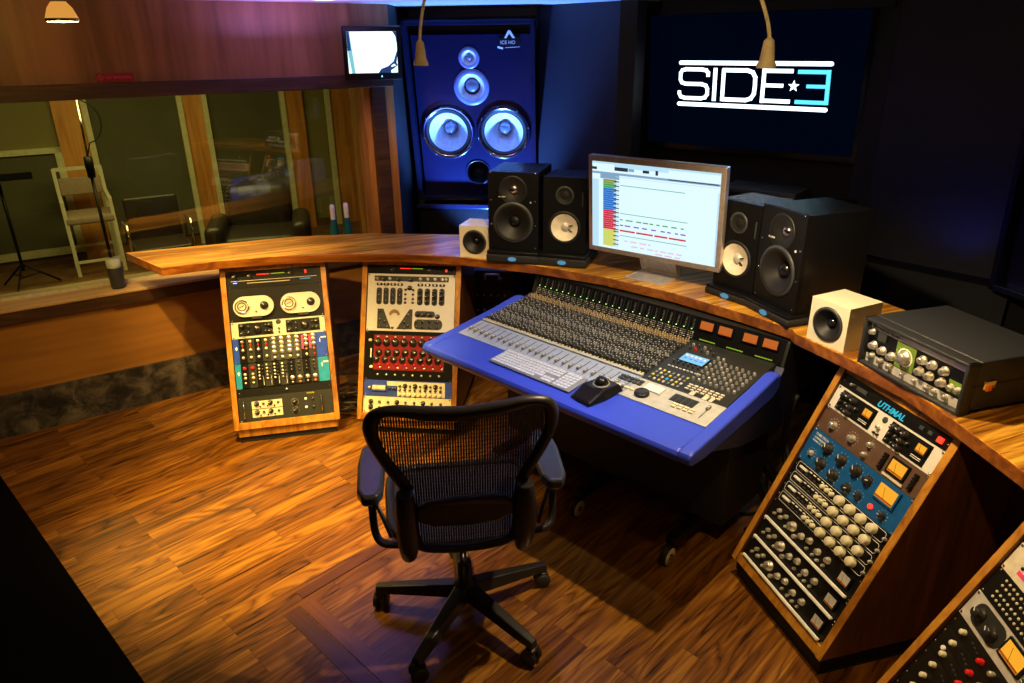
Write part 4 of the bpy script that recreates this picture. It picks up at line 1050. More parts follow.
for i, (mt, y0, x0, x1, dash) in enumerate((('scr_teal', .24, .2, .75, 0), ('scr_teal', .56, .2, .78, 0), ('scr_green', .63, .2, .78, 1), ('scr_purple', .695, .2, .78, 1), ('scr_red', .755, .2, .78, 2), ('scr_teal', .82, .2, .78, 0), ('scr_pink', .875, .24, .5, 1), ('scr_pink', .93, .3, .78, 1), ('scr_pink', .97, .5, .75, 1))):
    x = x0+.04
    while x < x1:
        L_ = (.3 if dash == 0 else (.02+random.random()*.04 if dash == 1 else .1+random.random()*.06)); x2 = min(x1, x+L_)
        SR(x, x2, y0, y0+(.007 if dash == 0 else .014 if dash == 1 else .019), mt); x = x2 + (.002 if dash == 0 else .01+random.random()*.03 if dash == 1 else .012)
SR(.2, .99, .15, .156, 'scr_pale', 2); SR(.62, .99, .115, .125, 'scr_dark', 2); SR(.99, 1, .2, .98, 'scr_pale')
b.build('window_graphics', scr)
b = MB()   # curved foot and neck
pr = [(-.06, 0), (-.06, .008), (.10, .010), (.135, .03), (.145, .06), (.142, .22), (.135, .22), (.136, .06), (.128, .036), (.098, .018), (.0, .0)]
t2 = MB(); Tm = Matrix.Translation((.612, 3.145, DZ)) @ Matrix.Rotation(-.74, 4, 'Z')
pr = [(-.085, 0), (-.085, .006), (.085, .008), (.108, .025), (.100, .19), (.092, .19), (.098, .03), (.08, .0)]
pr = [(0, 0), (0, .006), (.14, .008), (.165, .02), (.150, .05), (.075, .16), (.068, .155), (.140, .045), (.15, .024), (.14, .0)]
b.prism(pr, lambda q: (-.098, q[0], q[1]), lambda q: (.098, q[0], q[1]), 'alu_pale')
inv = t.matrix_basis.inverted()
o = b.build('stand', t, mw=inv @ Tm, bevel=.002)

# tape echo
t = thing('tape_echo', 'black tape echo with chrome knobs on the right end of the worktop', 'tape echo', (1.262, 2.045, DZ), -1.287)
w, d, h = .415, .30, .178
w, d, h = .415, .33, .170
b = MB(); b.box((0, d/2+.015, h/2+.006), (w, d-.03, h-.012), 'tolex', bev=.006)
for c_, s_ in (((-w/2+.006, .008, h/2), (.012, .045, h-.004)), ((w/2-.006, .008, h/2), (.012, .045, h-.004)), ((0, .008, .006), (w, .045, .012)), ((0, .008, h-.008), (w, .045, .012))): b.box(c_, s_, 'tolex', bev=.003)
b.build('case', t)
b = MB(); b.box((0, .010, h/2), (w-.024, .006, h-.026), 'panel_black'); fpo = b.build('front_panel', t)
b = MB(); b.box((0, .0065, h-.030), (w-.03, .002, .018), 'panel_silver'); b.box((0, .0065, .026), (w-.03, .002, .028), 'panel_silver'); b.build('trim_strip', t)
link('lettering', text_mesh('SPACE ECHO RE-201', .013, 'panel_black'), t, (-.185, .0045, h-.035), TXTROT)
b = MB(); b.box((-.035, .0065, .086), (.078, .002, .085), 'panel_green'); b.build('green_plate', t); b = MB(); b.box((.165, .0065, .070), (.055, .002, .04), 'panel_green'); b.build('green_plate', t)
b = MB(); b.lathe([(.031, 0), (.029, .001), (.026, .0)], 'print_white', o=(-.035, .0055, .085), ax='-Y'); ticks(-.035, .030, b, .085, 11, 'print_white'); b.build('dial_ring', t)
def tk(kind, x, z, y=.006): link('knob', K(kind), t, (x, y, z))
KM['echo_big'] = knob_mesh('knob_echo', .018, .024, 'knob_silver', None, 'knob_black', '-Y', 24, .023, 2.4); link('knob', KM['echo_big'], t, (-.035, .006, .085))
for x, z in ((-.165, .070), (-.125, .066), (-.085, .062)): tk('chrome', x, z+.006); tk('small_chrome', x+.002, z-.028)
for x in (.035, .073, .118):
    tk('chrome', x, .106); tk('chrome', x-.002, .068)
tk('small_chrome', -.18, .120)
b = MB(); b.box((-.135, .004, .115), (.035, .006, .028), 'panel_grey'); b.box((-.135, .0005, .116), (.029, .001, .022), 'panel_cream') if False else None; b.build('level_meter', t)
for x in (-.175, -.13, -.08, -.03, .02, .07, .10, .14): tk('tiny_silver' if x < .05 else 'small_silver', x, .030)
for x in (.15, .175): tk('small_chrome', x, .068)
b = MB(); b.box((w/2+.002, .075, h*.55), (.006, .045, .028), 'chrome', bev=.002); b.box((w/2+.006, .072, h*.5), (.006, .02, .02), 'orange', bev=.002); part_label(b.build('latch', t), 'chrome side latch')
b = MB(); b.box((w/2+.0005, d/2, h*.55), (.002, d-.02, .004), 'panel_black'); b.build('lid_seam', t)

# ------------------------------------------------------------------ main monitor built into the front wall
def soffit(o, yaw, tilt, label, full=True, name='main_monitor'):
    t = thing(name, label, 'speaker', mw=Matrix.Translation(o) @ Matrix.Rotation(yaw, 4, 'Z') @ Matrix.Rotation(-tilt, 4, 'X'))
    fw = .03
    b = MB()
    x0, x1, z0, z1 = -.43, .435, -.47, .745
    for c_, s_ in (((x0+fw/2, .03, (z0+z1)/2), (fw, .12, z1-z0)), ((x1-fw/2, .03, (z0+z1)/2), (fw, .12, z1-z0)), (((x0+x1)/2, .03, z1-fw/2), (x1-x0, .12, fw)), (((x0+x1)/2, .03, z0+fw/2), (x1-x0, .12, fw))): b.box(c_, s_, 'frame_blue')
    b.build('frame', t, bevel=.003)
    b = MB(); b.box((0, .16, .13), (.84, .02, 1.18), 'black'); b.box((0, .10, .69), (.80, .10, .03), 'black'); b.build('recess', t)
    # baffle w/ holes
    holes = [(-.194, .455, .165), (.194, .455, .165), (-.013, .76, .082), (-.019, .947, .045), (0, .168, .085)]
    bo = baffle_with_holes(.79, 1.09, holes, 'baffle', 'baffle', t, th=.06, y=.015); bo.location = (.015, .015, -.44)
    def L3(hx, hz): return hx+.015, hz-.44
    for hx, hz, r_ in ((-.194, .455, .172), (.194, .455, .172)):
        x, z = L3(hx, hz); b = MB()
        b.lathe([(r_*1.09, 0), (r_*1.09, .012), (r_*1.0, .014), (r_*.93, .010), (r_*.90, .002), (r_*.82, .008), (r_*.78, .0), (r_*.24, -.125)], 'chrome', o=(x, .014, z), ax='-Y', n=48, mats=['frame_blue', 'frame_blue', 'chrome', 'frame_blue', 'rubber', 'rubber', 'woofer_cone'])
        for i in range(8):
            a = 2*PI*i/8+.2; b.lathe([(.006, .013), (.006, .017), (0, .018)], 'chrome', o=(x+math.cos(a)*r_*1.03, .014, z+math.sin(a)*r_*1.03), ax='-Y', n=8)
        o_ = b.build('woofer', t); b = MB(); b.lathe([(r_*.26, -.125), (r_*.25, -.085), (r_*.17, -.062), (0, -.055)], 'dust_cap', o=(x, .014, z), ax='-Y', n=32); b.build('dust_cap', o_)
    x, z = L3(-.013, .76); b = MB(); b.lathe([(.120, 0), (.118, .004), (.088, .005), (.080, .0), (.055, -.03), (.048, -.05)], 'horn_metal', o=(x, .014, z), ax='-Y', n=40, mats=['halo_flange', 'halo_flange', 'horn_metal', 'horn_metal', 'black']); o_ = b.build('midrange', t)
    b = MB(); b.lathe([(.050, -.05), (.046, -.028), (.028, -.012), (0, -.006)], 'dust_cap', o=(x, .014, z), ax='-Y', n=32); b.build('dome', o_)
    x, z = L3(-.019, .947); b = MB(); b.lathe([(.070, 0), (.068, .004), (.048, .005), (.042, 0), (.022, -.02)], 'horn_metal', o=(x, .014, z), ax='-Y', n=32, mats=['halo_flange', 'halo_flange', 'horn_metal', 'horn_metal']); o_ = b.build('tweeter', t)
    b = MB(); b.lathe([(.024, -.02), (.018, -.005), (0, .002)], 'dust_cap', o=(x, .014, z), ax='-Y', n=24); b.build('dome', o_)
    x, z = L3(0, .168); b = MB(); b.lathe([(.092, 0), (.090, .005), (.083, .005), (.078, -.01), (.078, -.13), (0, -.13)], 'frame_blue', o=(x, .014, z), ax='-Y', n=36, mats=['frame_blue', 'frame_blue', 'frame_blue', 'black', 'black']); b.build('port', t)
    # peak emblem plate
    b = MB(); b.box((.265, .010, .605), (.135, .004, .045), 'black')
    b.prism([(.235, .628), (.262, .675), (.274, .675), (.305, .628), (.288, .628), (.268, .655), (.250, .628)], lambda q: (q[0], .008, q[1]), lambda q: (q[0], .002, q[1]), 'print_white'); b.bar((.19, .004, .575), (.225, .004, .565), .012, .004, 'print_white', up=(0, -1, 0)); b.bar((.24, .006, .570), (.335, .006, .574), .003, .002, 'print_white', up=(0, -1, 0)); pl = b.build('emblem', t)
    link('lettering', text_mesh('ICE HO', .030, 'print_white'), t, (.208, .005, .592), TXTROT)
    return t
S0 = (-.25, 5.12, 1.366)
soffit(S0, -.11, -.187, 'large blue-lit wall monitor with two big woofers, left of the television')
# plinth panel under the left main monitor
t = thing('speaker_plinth', 'blue-lit panel below the large wall monitor with two woofers', 'speaker base', (-.25, 5.12, 0), -.11)
b = MB(); b.box((0, .11, .43), (.86, .14, .86), 'black_gloss'); b.build('panel', t, bevel=.004)
b = MB(); b.box((0, .02, .867), (.87, .05, .03), 'frame_blue'); b.build('top_edge', t, bevel=.003)
# second main monitor at the right edge of the picture
soffit((2.42, 2.85, 1.31), -1.30, -.05, 'large wall monitor in the dark, cut by the right edge of the picture')

# television
TO = Matrix.Translation((1.376, 4.31, 1.603)) @ Matrix.Rotation(-.674, 4, 'Z') @ Matrix.Rotation(.08, 4, 'X')
t = thing('television', 'large wall television showing the white and blue SIDE 3 logo', 'television', mw=TO)
b = MB(); b.box((-.022, .035, .122), (1.285, .06, .80), 'black_gloss'); b.build('bezel', t, bevel=.004)
b = MB(); b.box((-.022, .003, .128), (1.235, .003, .735), 'tv_off'); scr = b.build('screen', t)
sw_ = .0185
def stroke(mb, pts, w, mt, y=.000):
    for i in range(len(pts)-1):
        a, c = pts[i], pts[i+1]; dx, dz = c[0]-a[0], c[1]-a[1]; L_ = math.hypot(dx, dz)
        if L_ < 1e-6: continue
        ex, ez = dx/L_*w*.30, dz/L_*w*.30
        mb.bar((a[0]-(ex if i else 0), y, a[1]-(ez if i else 0)), (c[0]+(ex if i < len(pts)-2 else 0), y, c[1]+(ez if i < len(pts)-2 else 0)), w, .0012, mt, up=(0, -1, 0))
b = MB()
stroke(b, [(-.432, .2345), (.432, .2345)], .023, 'tv_white'); stroke(b, [(-.434, .0), (.430, .0)], .023, 'tv_white')
for x, z in ((-.432, .2345), (.432, .2345), (-.434, 0), (.43, 0)): b.lathe([(.0115, -.0006), (.0115, .0006), (0, .0006)], 'tv_white', o=(x, 0, z), ax='-Y', n=16)
stroke(b, [(-.255, .158), (-.255, .180), (-.268, .193), (-.295, .198), (-.395, .198), (-.420, .192), (-.430, .175), (-.430, .140), (-.420, .123), (-.395, .116), (-.295, .116), (-.265, .108), (-.255, .090), (-.255, .060), (-.267, .042), (-.292, .035), (-.397, .035), (-.424, .042), (-.434, .060), (-.434, .076)], .021, 'tv_white')
stroke(b, [(-.211, .207), (-.211, .024)], .023, 'tv_white')
stroke(b, [(-.160, .025), (-.160, .196), (-.02, .196), (.012, .186), (.028, .160), (.030, .115), (.028, .072), (.012, .045), (-.02, .035), (-.160, .035)], .022, 'tv_white')
stroke(b, [(.077, .207), (.077, .024)], .022, 'tv_white'); stroke(b, [(.08, .196), (.238, .196)], .021, 'tv_white'); stroke(b, [(.08, .119), (.190, .119)], .019, 'tv_white'); stroke(b, [(.08, .036), (.235, .036)], .021, 'tv_white')
st_ = []
for i in range(10):
    a = PI/2 + 2*PI*i/10; R_ = .032 if i % 2 == 0 else .013; st_.append((.247+math.cos(a)*R_, .118+math.sin(a)*R_))
b.prism(st_, lambda q: (q[0], .0006, q[1]), lambda q: (q[0], -.0006, q[1]), 'tv_white')
stroke(b, [(.424, .204), (.430, .026)], .022, 'tv_cyan'); stroke(b, [(.262, .193), (.430, .193)], .021, 'tv_cyan'); stroke(b, [(.315, .119), (.425, .119)], .019, 'tv_cyan'); stroke(b, [(.261, .036), (.432, .036)], .021, 'tv_cyan')
b.build('logo', scr)
b = MB(); b.box((.435, .003, .505), (.03, .004, .006), 'panel_silver'); b.build('badge', t)

# shelf and gear below the television
t = thing('equipment_shelf', 'black shelf cabinet below the television', 'cabinet', (1.28, 4.02, 0), -.674)
b = MB(); b.box((0, .16, .52), (1.15, .30, 1.04), 'black_soft'); b.build('body', t, bevel=.004)
b = MB(); b.box((0, .15, 1.05), (1.18, .33, .02), 'black'); b.build('top', t)
def shelf_unit(x, w, h, z, label, name, cat, mt):
    rv = Vector((math.cos(-.674), math.sin(-.674), 0)); 
    pos_ = Vector((1.28, 4.02, z)) + rv*x
    return thing(name, label, cat, pos_, -.674)
t = shelf_unit(.10, .43, .12, 1.0605, 'grey player unit with knobs and display below the television, behind the display', 'disc_recorder', 'recorder', 0)
b = MB(); b.box((0, .14, .065), (.43, .26, .125), 'panel_grey', bev=.004); b.build('case', t)
b = MB(); b.box((-.02, .007, .08), (.30, .004, .055), 'panel_black'); b.box((.17, .007, .08), (.07, .004, .05), 'panel_silver'); b.build('front_panel', t)
b = MB()
for i in range(12): b.box((-.18+i*.03, .004, .025), (.016, .006, .014), 'panel_black' if i % 3 else 'knob_red')
b.build('button_row', t)
for x in (.15, .17, .19): link('knob', K('small_black'), t, (x, .005, .085))
t = shelf_unit(.455, .25, .09, 1.0605, 'black box with small lights, right of grey player unit', 'patch_box', 'electronics box', 0)
b = MB(); b.box((0, .14, .045), (.24, .24, .085), 'panel_black', bev=.004); b.build('case', t)
b = MB()
for i in range(8): b.box((-.1+i*.028, .018, .06), (.014, .004, .004), 'knob_gold' if i % 2 else 'panel_silver')
b.build('markings', t)

# wall security screen
t = thing('wall_screen', 'small black flat screen with a bright picture, mounted high beside the wood wall', 'monitor', mw=Matrix.Translation((-.797, 4.50, 1.763)) @ Matrix.Rotation(.294, 4, 'Z') @ Matrix.Rotation(.144, 4, 'X'))
b = MB(); b.box((0, .022, .144), (.335, .04, .292), 'black', bev=.004); b.box((0, .07, .13), (.12, .06, .12), 'black'); b.build('case', t)
b = MB(); b.box((-.002, .0005, .151), (.285, .002, .226), 'cctv_white'); s2 = b.build('screen', t)
b = MB(); px = lambda fx, fy: (-.1445+fx*.285, .264-fy*.226)
def poly_s(pts, mt, y=-.0012):
    q = [px(*p_) for p_ in pts]; b.prism(q, lambda q_: (q_[0], y+.0004, q_[1]), lambda q_: (q_[0], y, q_[1]), mt)
poly_s([(0, 0), (.06, 0), (.13, 1), (.06, 1), (.0, .4)], 'cctv_cyan'); poly_s([(0, 0), (.05, 0), (.07, .45), (.0, .45)], 'cctv_blue', -.0016)
b.build('picture', s2); b = MB()
poly_s([(.60, 1), (.66, .90), (.80, .84), (.92, .72), (.97, .55), (1, .45), (1, .60), (.98, .75), (1, .82), (.92, .90), (.86, .94), (.86, 1)], 'cctv_blue'); poly_s([(.92, .0), (1, 0), (1, .3), (.98, .12)], 'cctv_blue')
poly_s([(.86, .84), (.92, .78), (.97, .82), (.88, .86)], 'cctv_white', -.002)
b.build('picture', s2)
b = MB(); b.lathe([(.004, 0), (.004, .003), (0, .004)], 'led_blue', o=(.045, 0, .018), ax='-Y', n=10); b.build('power_lamp', t)
b = MB(); b.tube([(0, .09, .14), (0, .17, .14)], .016, 'black'); b.build('wall_bracket', t)

# no smoking sign standing on the beam
b = MB(); b.box((0, 0, .018), (.172, .004, .044), 'sign_red'); o = b.build('sign', loc=W(.93, -.004, 1.792+.004), rot=(0, 0, WY)); tag(o, 'small red no smoking sign standing on the beam above the window', 'sign')
l_ = link('lettering', text_mesh('NO SMOKING', .019, 'pink', align='LEFT'), o, (-.045, -.0028, .012), TXTROT)
b = MB(); b.tube([(-.068+math.cos(a)*.011, -.0028, .019+math.sin(a)*.011) for a in [2*PI*i/14 for i in range(14)]], .0015, 'pink', n=5, closed=True); b.bar((-.075, -.0028, .027), (-.061, -.0028, .011), .002, .001, 'pink', up=(0, -1, 0)); b.build('symbol', o)

# teal bottles on the sill
for i, tt in enumerate((2.00, 2.09)):
    b = MB(); b.lathe([(0, 0), (.030, 0), (.032, .01), (.030, .14), (.020, .20), (.014, .225)], 'teal_bottle', n=20)
    t = thing('spray_bottle', ('left' if i == 0 else 'right') + ' teal bottle with a white cap on the window sill', 'bottle', W(tt, .035, .7075), 0, 'teal bottles on the window sill')
    b.build('body', t); b = MB(); b.lathe([(.015, .222), (.015, .225), (.016, .30), (.012, .315), (0, .316)], 'print_white', n=16); b.build('cap', t)
t = thing('glass_jar', 'small glass jar on the window sill at the left', 'jar', W(.73, .06, .7075)); b = MB(); b.lathe([(0, 0), (.036, 0), (.038, .02), (.038, .11), (.034, .12)], 'panel_grey', n=20); b.build('jar', t); b = MB(); b.lathe([(.036, .119), (.037, .125), (.037, .165), (0, .166)], 'panel_mint', n=20); b.build('lid', t)

# ------------------------------------------------------------------ live room furniture
def legsbar(b, pts, w, m_): 
    for a, c in pts: b.bar(a, c, w, w, m_)
t = thing('visitor_chair', 'cream-framed chair with a padded seat in the room behind the glass', 'chair', W(.78, 3.3, 0), WY)
for sx in (-.19, .19):
    b = MB(); b.bar((sx, .16, 0), (sx, .20, .93), .035, .03, 'panel_cream', up=(1, 0, 0)); b.build('leg', t)
    b = MB(); b.bar((sx, -.19, 0), (sx, -.19, .66), .03, .03, 'panel_cream', up=(1, 0, 0)); b.build('leg', t)
    b = MB(); b.bar((sx, -.21, .67), (sx, .19, .69), .03, .035, 'panel_cream'); b.build('armrest', t)
b = MB(); b.box((0, -.01, .51), (.40, .40, .07), 'stool_fabric', bev=.02); b.build('seat', t)
b = MB(); b.box((0, .19, .76), (.35, .04, .16), 'stool_fabric', bev=.015); b.build('backrest', t)
b = MB(); b.bar((-.19, .2, .92), (.19, .2, .92), .03, .03, 'panel_cream'); b.bar((-.19, -.19, .13), (.19, -.19, .13), .022, .022, 'panel_cream'); b.bar((-.19, .17, .2), (.19, .17, .2), .022, .022, 'panel_cream'); b.build('crossbar', t)
t = thing('music_stand', 'black music stand behind the glass, left of the cream-framed chair', 'music stand', W(.18, 3.0, 0), WY)
b = MB(); b.tube([(0, 0, .16), (.0, 0, .95)], .013, 'black'); b.build('pole', t)
for a in (0.2, 2.3, 4.4):
    b = MB(); b.tube([(0, 0, .22), (math.cos(a)*.26, math.sin(a)*.26, .012)], .009, 'black'); b.tube([(math.cos(a)*.14, math.sin(a)*.14, .12), (0, 0, .10)], .006, 'black'); b.build('leg', t)
b = MB(); b.box((.02, -.03, .96), (.46, .26, .015), 'black'); b.box((.02, -.16, .985), (.46, .012, .05), 'black'); b.build('desk', t)
t = thing('microphone_stand', 'black microphone stand with a hanging cable, behind the glass before the wooden column', 'microphone stand', W(.83, 2.3, 0), WY)
b = MB(); b.lathe([(0, 0), (.13, 0), (.13, .02), (.02, .035), (0, .035)], 'black'); b.build('base', t)
b = MB(); b.tube([(0, 0, .03), (0, 0, 1.0)], .013, 'black'); b.tube([(0, 0, 1.0), (.02, 0, 1.62)], .009, 'chrome'); b.build('pole', t)
b = MB(); b.lathe([(0, 0), (.028, .0), (.032, .1), (.03, .16), (0, .17)], 'black', o=(.0, -.03, 1.0)); b.build('microphone', t)
b = MB(); b.tube([(.02, 0, 1.6)] + [(.02+.13*math.sin(a), -.01, 1.42+.16*math.cos(a)) for a in [.3*i for i in range(1, 11)]] + [(.0, -.02, 1.15)], .005, 'black', n=6); b.build('cable', t)
t = thing('office_chair', 'black square-backed office chair behind the glass, beside the leather armchair', 'chair', W(1.22, 2.2, 0), WY)
b = MB(); b.box((0, .2, .60), (.42, .06, .38), 'leather', bev=.02); b.build('backrest', t)
b = MB(); b.box((0, -.02, .40), (.44, .44, .08), 'leather', bev=.025); b.build('seat', t)
b = MB(); b.tube([(0, 0, .36), (0, 0, .09)], .025, 'black'); b.build('column', t)
for k in range(5): b = MB(); a = k*2*PI/5; b.bar((0, 0, .09), (math.cos(a)*.27, math.sin(a)*.27, .05), .04, .03, 'chrome'); b.lathe([(0, -.012), (.024, -.012), (.024, .012), (0, .012)], 'rubber', o=(math.cos(a)*.26, math.sin(a)*.26, .024), ax='X', n=12); b.build('leg', t)
for sx in (-.24, .24): b = MB(); b.tube([(sx, .17, .42), (sx, .17, .60), (sx, -.15, .62), (sx, -.15, .42)], .012, 'chrome'); b.build('armrest', t)
t = thing('leather_armchair', 'dark leather armchair slumped behind the glass, right of the office chair', 'armchair', W(2.05, 2.2, 0), WY-.3)
b = MB(); b.box((0, .0, .30), (.62, .66, .26), 'leather', bev=.06); b.build('seat', t, sub=0)
b = MB(); b.box((0, .30, .56), (.58, .22, .46), 'leather', bev=.09); b.build('backrest', t)
for sx in (-.36, .36): b = MB(); b.box((sx, -.02, .36), (.16, .66, .36), 'leather', bev=.06); b.build('armrest', t)
b = MB(); b.box((0, 0, .09), (.72, .6, .16), 'black'); b.build('base', t)

# ------------------------------------------------------------------ pendant lamps
def pendant(x, y, z, lean, label, lit, scale=1.0, glass=False):
    t = thing('pendant_lamp', label, 'lamp', (x, y, z), 0, 'small lamps hanging on cords')
    b = MB(); n_ = 14
    pts = [(lean*.55*(1-math.cos(i/n_*PI/2))*0 + lean*(i/n_)**1.5, 0, (CEIL-z-.001)*(i/n_)*1 + .055*(1-i/n_)) for i in range(n_+1)]
    b.tube(pts, .0055*scale, 'cord', n=8); b.build('cord', t)
    b = MB(); b.lathe([(.026*scale, -.018), (.027*scale, -.012), (.020*scale, .004), (.017*scale, .03), (.014*scale, .052), (.006, .060), (0, .06)], 'lamp_cap', n=20); b.build('socket', t)
    if glass:
        b = MB(); b.lathe([(.012, .05), (.022, .03), (.030, .0), (.031, -.006), (.026, -.005), (.0, -.004)], 'bulb', n=24); b.build('bulb', t)
    else:
        b = MB(); b.lathe([(.0225*scale, -.0125), (.0, -.016)], 'bulb' if lit else 'lamp_cap', n=20); b.build('bulb', t)
    return t
pendant(.708, 2.10, 1.905, -.11, 'lit lamp on a cream cord hanging in front of the television', True, 1.0)
pendant(-.287, 2.50, 1.910, .05, 'cream lamp on a cord hanging in front of the large wall monitor', True, .9)
t = pendant(-.797, 1.40, 2.005, .0, 'glowing halogen lamp hanging at the top left, before the wood wall', True, .9)
t.children[1].hide_render = False
for ch in list(t.children):
    if ch.name.startswith('socket') or ch.name.startswith('bulb'): bpy.data.objects.remove(ch)
b = MB(); b.lathe([(.0265, -.002), (.0275, .0), (.0265, .003), (.020, .020), (.012, .030), (.009, .045), (0, .046)], 'chrome', n=24, mats=['chrome', 'chrome', 'dichroic', 'dichroic', 'lamp_cap', 'lamp_cap']); b.build('reflector', t)
b = MB(); b.lathe([(.0255, -.0025), (0, -.004)], 'bulb', n=24); b.build('bulb', t)
# ceiling light seen at the top
pt = (-.83, 4.1)
o = thing('ceiling_downlight', 'round white downlight in the ceiling above the wood wall', 'ceiling light', (-.93, 3.98, CEIL)); b = MB(); b.lathe([(.06, 0), (.06, -.012), (.045, -.014), (.04, -.004)], 'print_white', n=24); b.build('trim_ring', o); b = MB(); b.lathe([(.044, -.006), (0, -.006)], 'led_white', n=24); b.build('diffuser', o)

# ------------------------------------------------------------------ office chair (front)
hub = Vector((-.1806, 2.0566, 0)); cy = rad(8)
ch = thing('mesh_office_chair', 'black mesh-backed office chair with its back to the camera, before the console', 'chair', hub, cy)
for k in range(5):
    a = rad(20 + 72*k); c_, s_ = math.cos(a), math.sin(a); Rr = .325
    b = MB()
    L0, L1 = Vector((c_*.03, s_*.03, .125)), Vector((c_*Rr, s_*Rr, .088)); sd = Vector((-s_, c_, 0))
    rings = []
    for f_, w_, h_ in ((0, .034, .05), (.5, .026, .042), (.9, .022, .032), (1.05, .018, .026)):
        p_ = L0.lerp(L1, f_); rings.append([b.bm.verts.new(p_ + sd*(i*w_) + Vector((0, 0, j*h_/2))) for i, j in ((-1, -1), (1, -1), (.7, 1), (-.7, 1))])
    for q in range(3):
        for i in range(4): j = (i+1) % 4; b.face([rings[q][i], rings[q][j], rings[q+1][j], rings[q+1][i]], 'chair_base')
    b.face(rings[0][::-1], 'chair_base'); b.face(rings[3], 'chair_base'); b.build('leg', ch, bevel=.004)
    b = MB(); ang_ = a + 1.3 + k*.9
    Tm = Matrix.Translation((c_*Rr, s_*Rr, .030)) @ Matrix.Rotation(ang_, 4, 'Z')
    for off in (-.017, .017): b.lathe([(0, -.009), (.022, -.009), (.030, -.006), (.030, .006), (.022, .009), (0, .009)], 'rubber', o=(off, 0, 0), ax='X', n=20, T=Tm, mats=['panel_grey', 'panel_grey', 'rubber', 'panel_grey', 'panel_grey'])
    b.box((0, 0, .018), (.014, .03, .05), 'chair_base', T=Tm); b.box((0, .004, .03), (.046, .034, .018), 'chair_base', T=Tm, bev=.006)
    b.lathe([(.011, .03), (.011, .06), (0, .06)], 'chair_base', T=Tm, n=10); b.build('caster', ch)
b = MB(); b.lathe([(.042, .09), (.045, .145), (.027, .165), (.024, .24), (.015, .24), (.015, .39)], 'chair_base', n=20, mats=['chair_base', 'chair_base', 'chair_base', 'chair_base', 'chrome']); b.build('gas_column', ch)
# tilt mechanism + seat
b = MB(); b.box((0, .04, .395), (.13, .20, .055), 'chair_base', bev=.015); b.build('tilt_mechanism', ch)
def spl(pts, n=8, closed=True):
    P_ = [Vector(q) for q in pts]; out = []; L_ = len(P_)
    for i in range(L_ if closed else L_-1):
        if closed: p0, p1, p2, p3 = P_[i-1], P_[i], P_[(i+1) % L_], P_[(i+2) % L_]
        else: p0, p1, p2, p3 = P_[max(i-1, 0)], P_[i], P_[i+1], P_[min(i+2, L_-1)]
        for k in range(n):
            t_ = k/n; out.append(.5*((2*p1)+(-p0+p2)*t_+(2*p0-5*p1+4*p2-p3)*t_*t_+(-p0+3*p1-3*p2+p3)*t_**3))
    if not closed: out.append(P_[-1])
    return out
seat = spl([(-.225, -.11, .475), (-.245, .03, .480), (-.24, .22, .485), (-.16, .28, .47), (0, .295, .46), (.16, .28, .47), (.24, .22, .485), (.245, .03, .480), (.225, -.11, .475), (.12, -.15, .455), (-.12, -.15, .455)], 6)
b = MB(); b.tube(seat, .016, 'chair_plastic', n=8, closed=True); sf = b.build('seat_frame', ch)
b = MB(); vs = [b.bm.verts.new(q) for q in seat]; cv = b.bm.verts.new((0, .05, .44))
for i in range(len(vs)): b.face([vs[i], vs[(i+1) % len(vs)], cv], 'mesh_fabric')
for f_ in b.bm.faces: f_.smooth = True
b.build('seat', ch)
# backrest frame: x, z outline; y from z
def by(z, x=0): return -.2 - (z-.455)*.152 + .35*abs(x)**2*1.0 - .004
out = [(0, 1.022), (.10, 1.028), (.19, 1.034), (.256, 1.016), (.286, .965), (.280, .90), (.256, .84), (.226, .78), (.198, .72), (.185, .65), (.178, .56), (.172, .49), (.14, .462), (.07, .452), (0, .450)]
outl = [(-x, z) for x, z in out[::-1][1:-1]]
full = out + outl
ring = spl([(x, by(z, x), z) for x, z in full], 5)
inn = [(0, .968), (.10, .975), (.19, .995), (.228, .985), (.238, .945), (.234, .90), (.215, .85), (.188, .80), (.158, .74), (.150, .66), (.145, .57), (.14, .51), (.11, .492), (.06, .486), (0, .484)]
ringi = spl([(x, by(z, x)+.004, z) for x, z in inn + [(-x, z) for x, z in inn[::-1][1:-1]]], 5)
b = MB(); n_ = len(ring); depth_ = Vector((0, .022, 0))
A1 = [b.bm.verts.new(q - depth_*.2) for q in ring]; A2 = [b.bm.verts.new(q + depth_) for q in ring]; B1 = [b.bm.verts.new(q - depth_*.35) for q in ringi]; B2 = [b.bm.verts.new(q + depth_*.7) for q in ringi]
Mi = [b.bm.verts.new((q+r_)/2 - depth_*1.0) for q, r_ in zip(ring, ringi)]
for i in range(n_):
    j = (i+1) % n_
    for X, Y in ((A1, Mi), (Mi, B1), (B1, B2), (B2, A2), (A2, A1)):
        f_ = b.face([X[i], X[j], Y[j], Y[i]], 'chair_plastic')
        if f_: f_.smooth = True
b.build('back_frame', ch, sub=1)
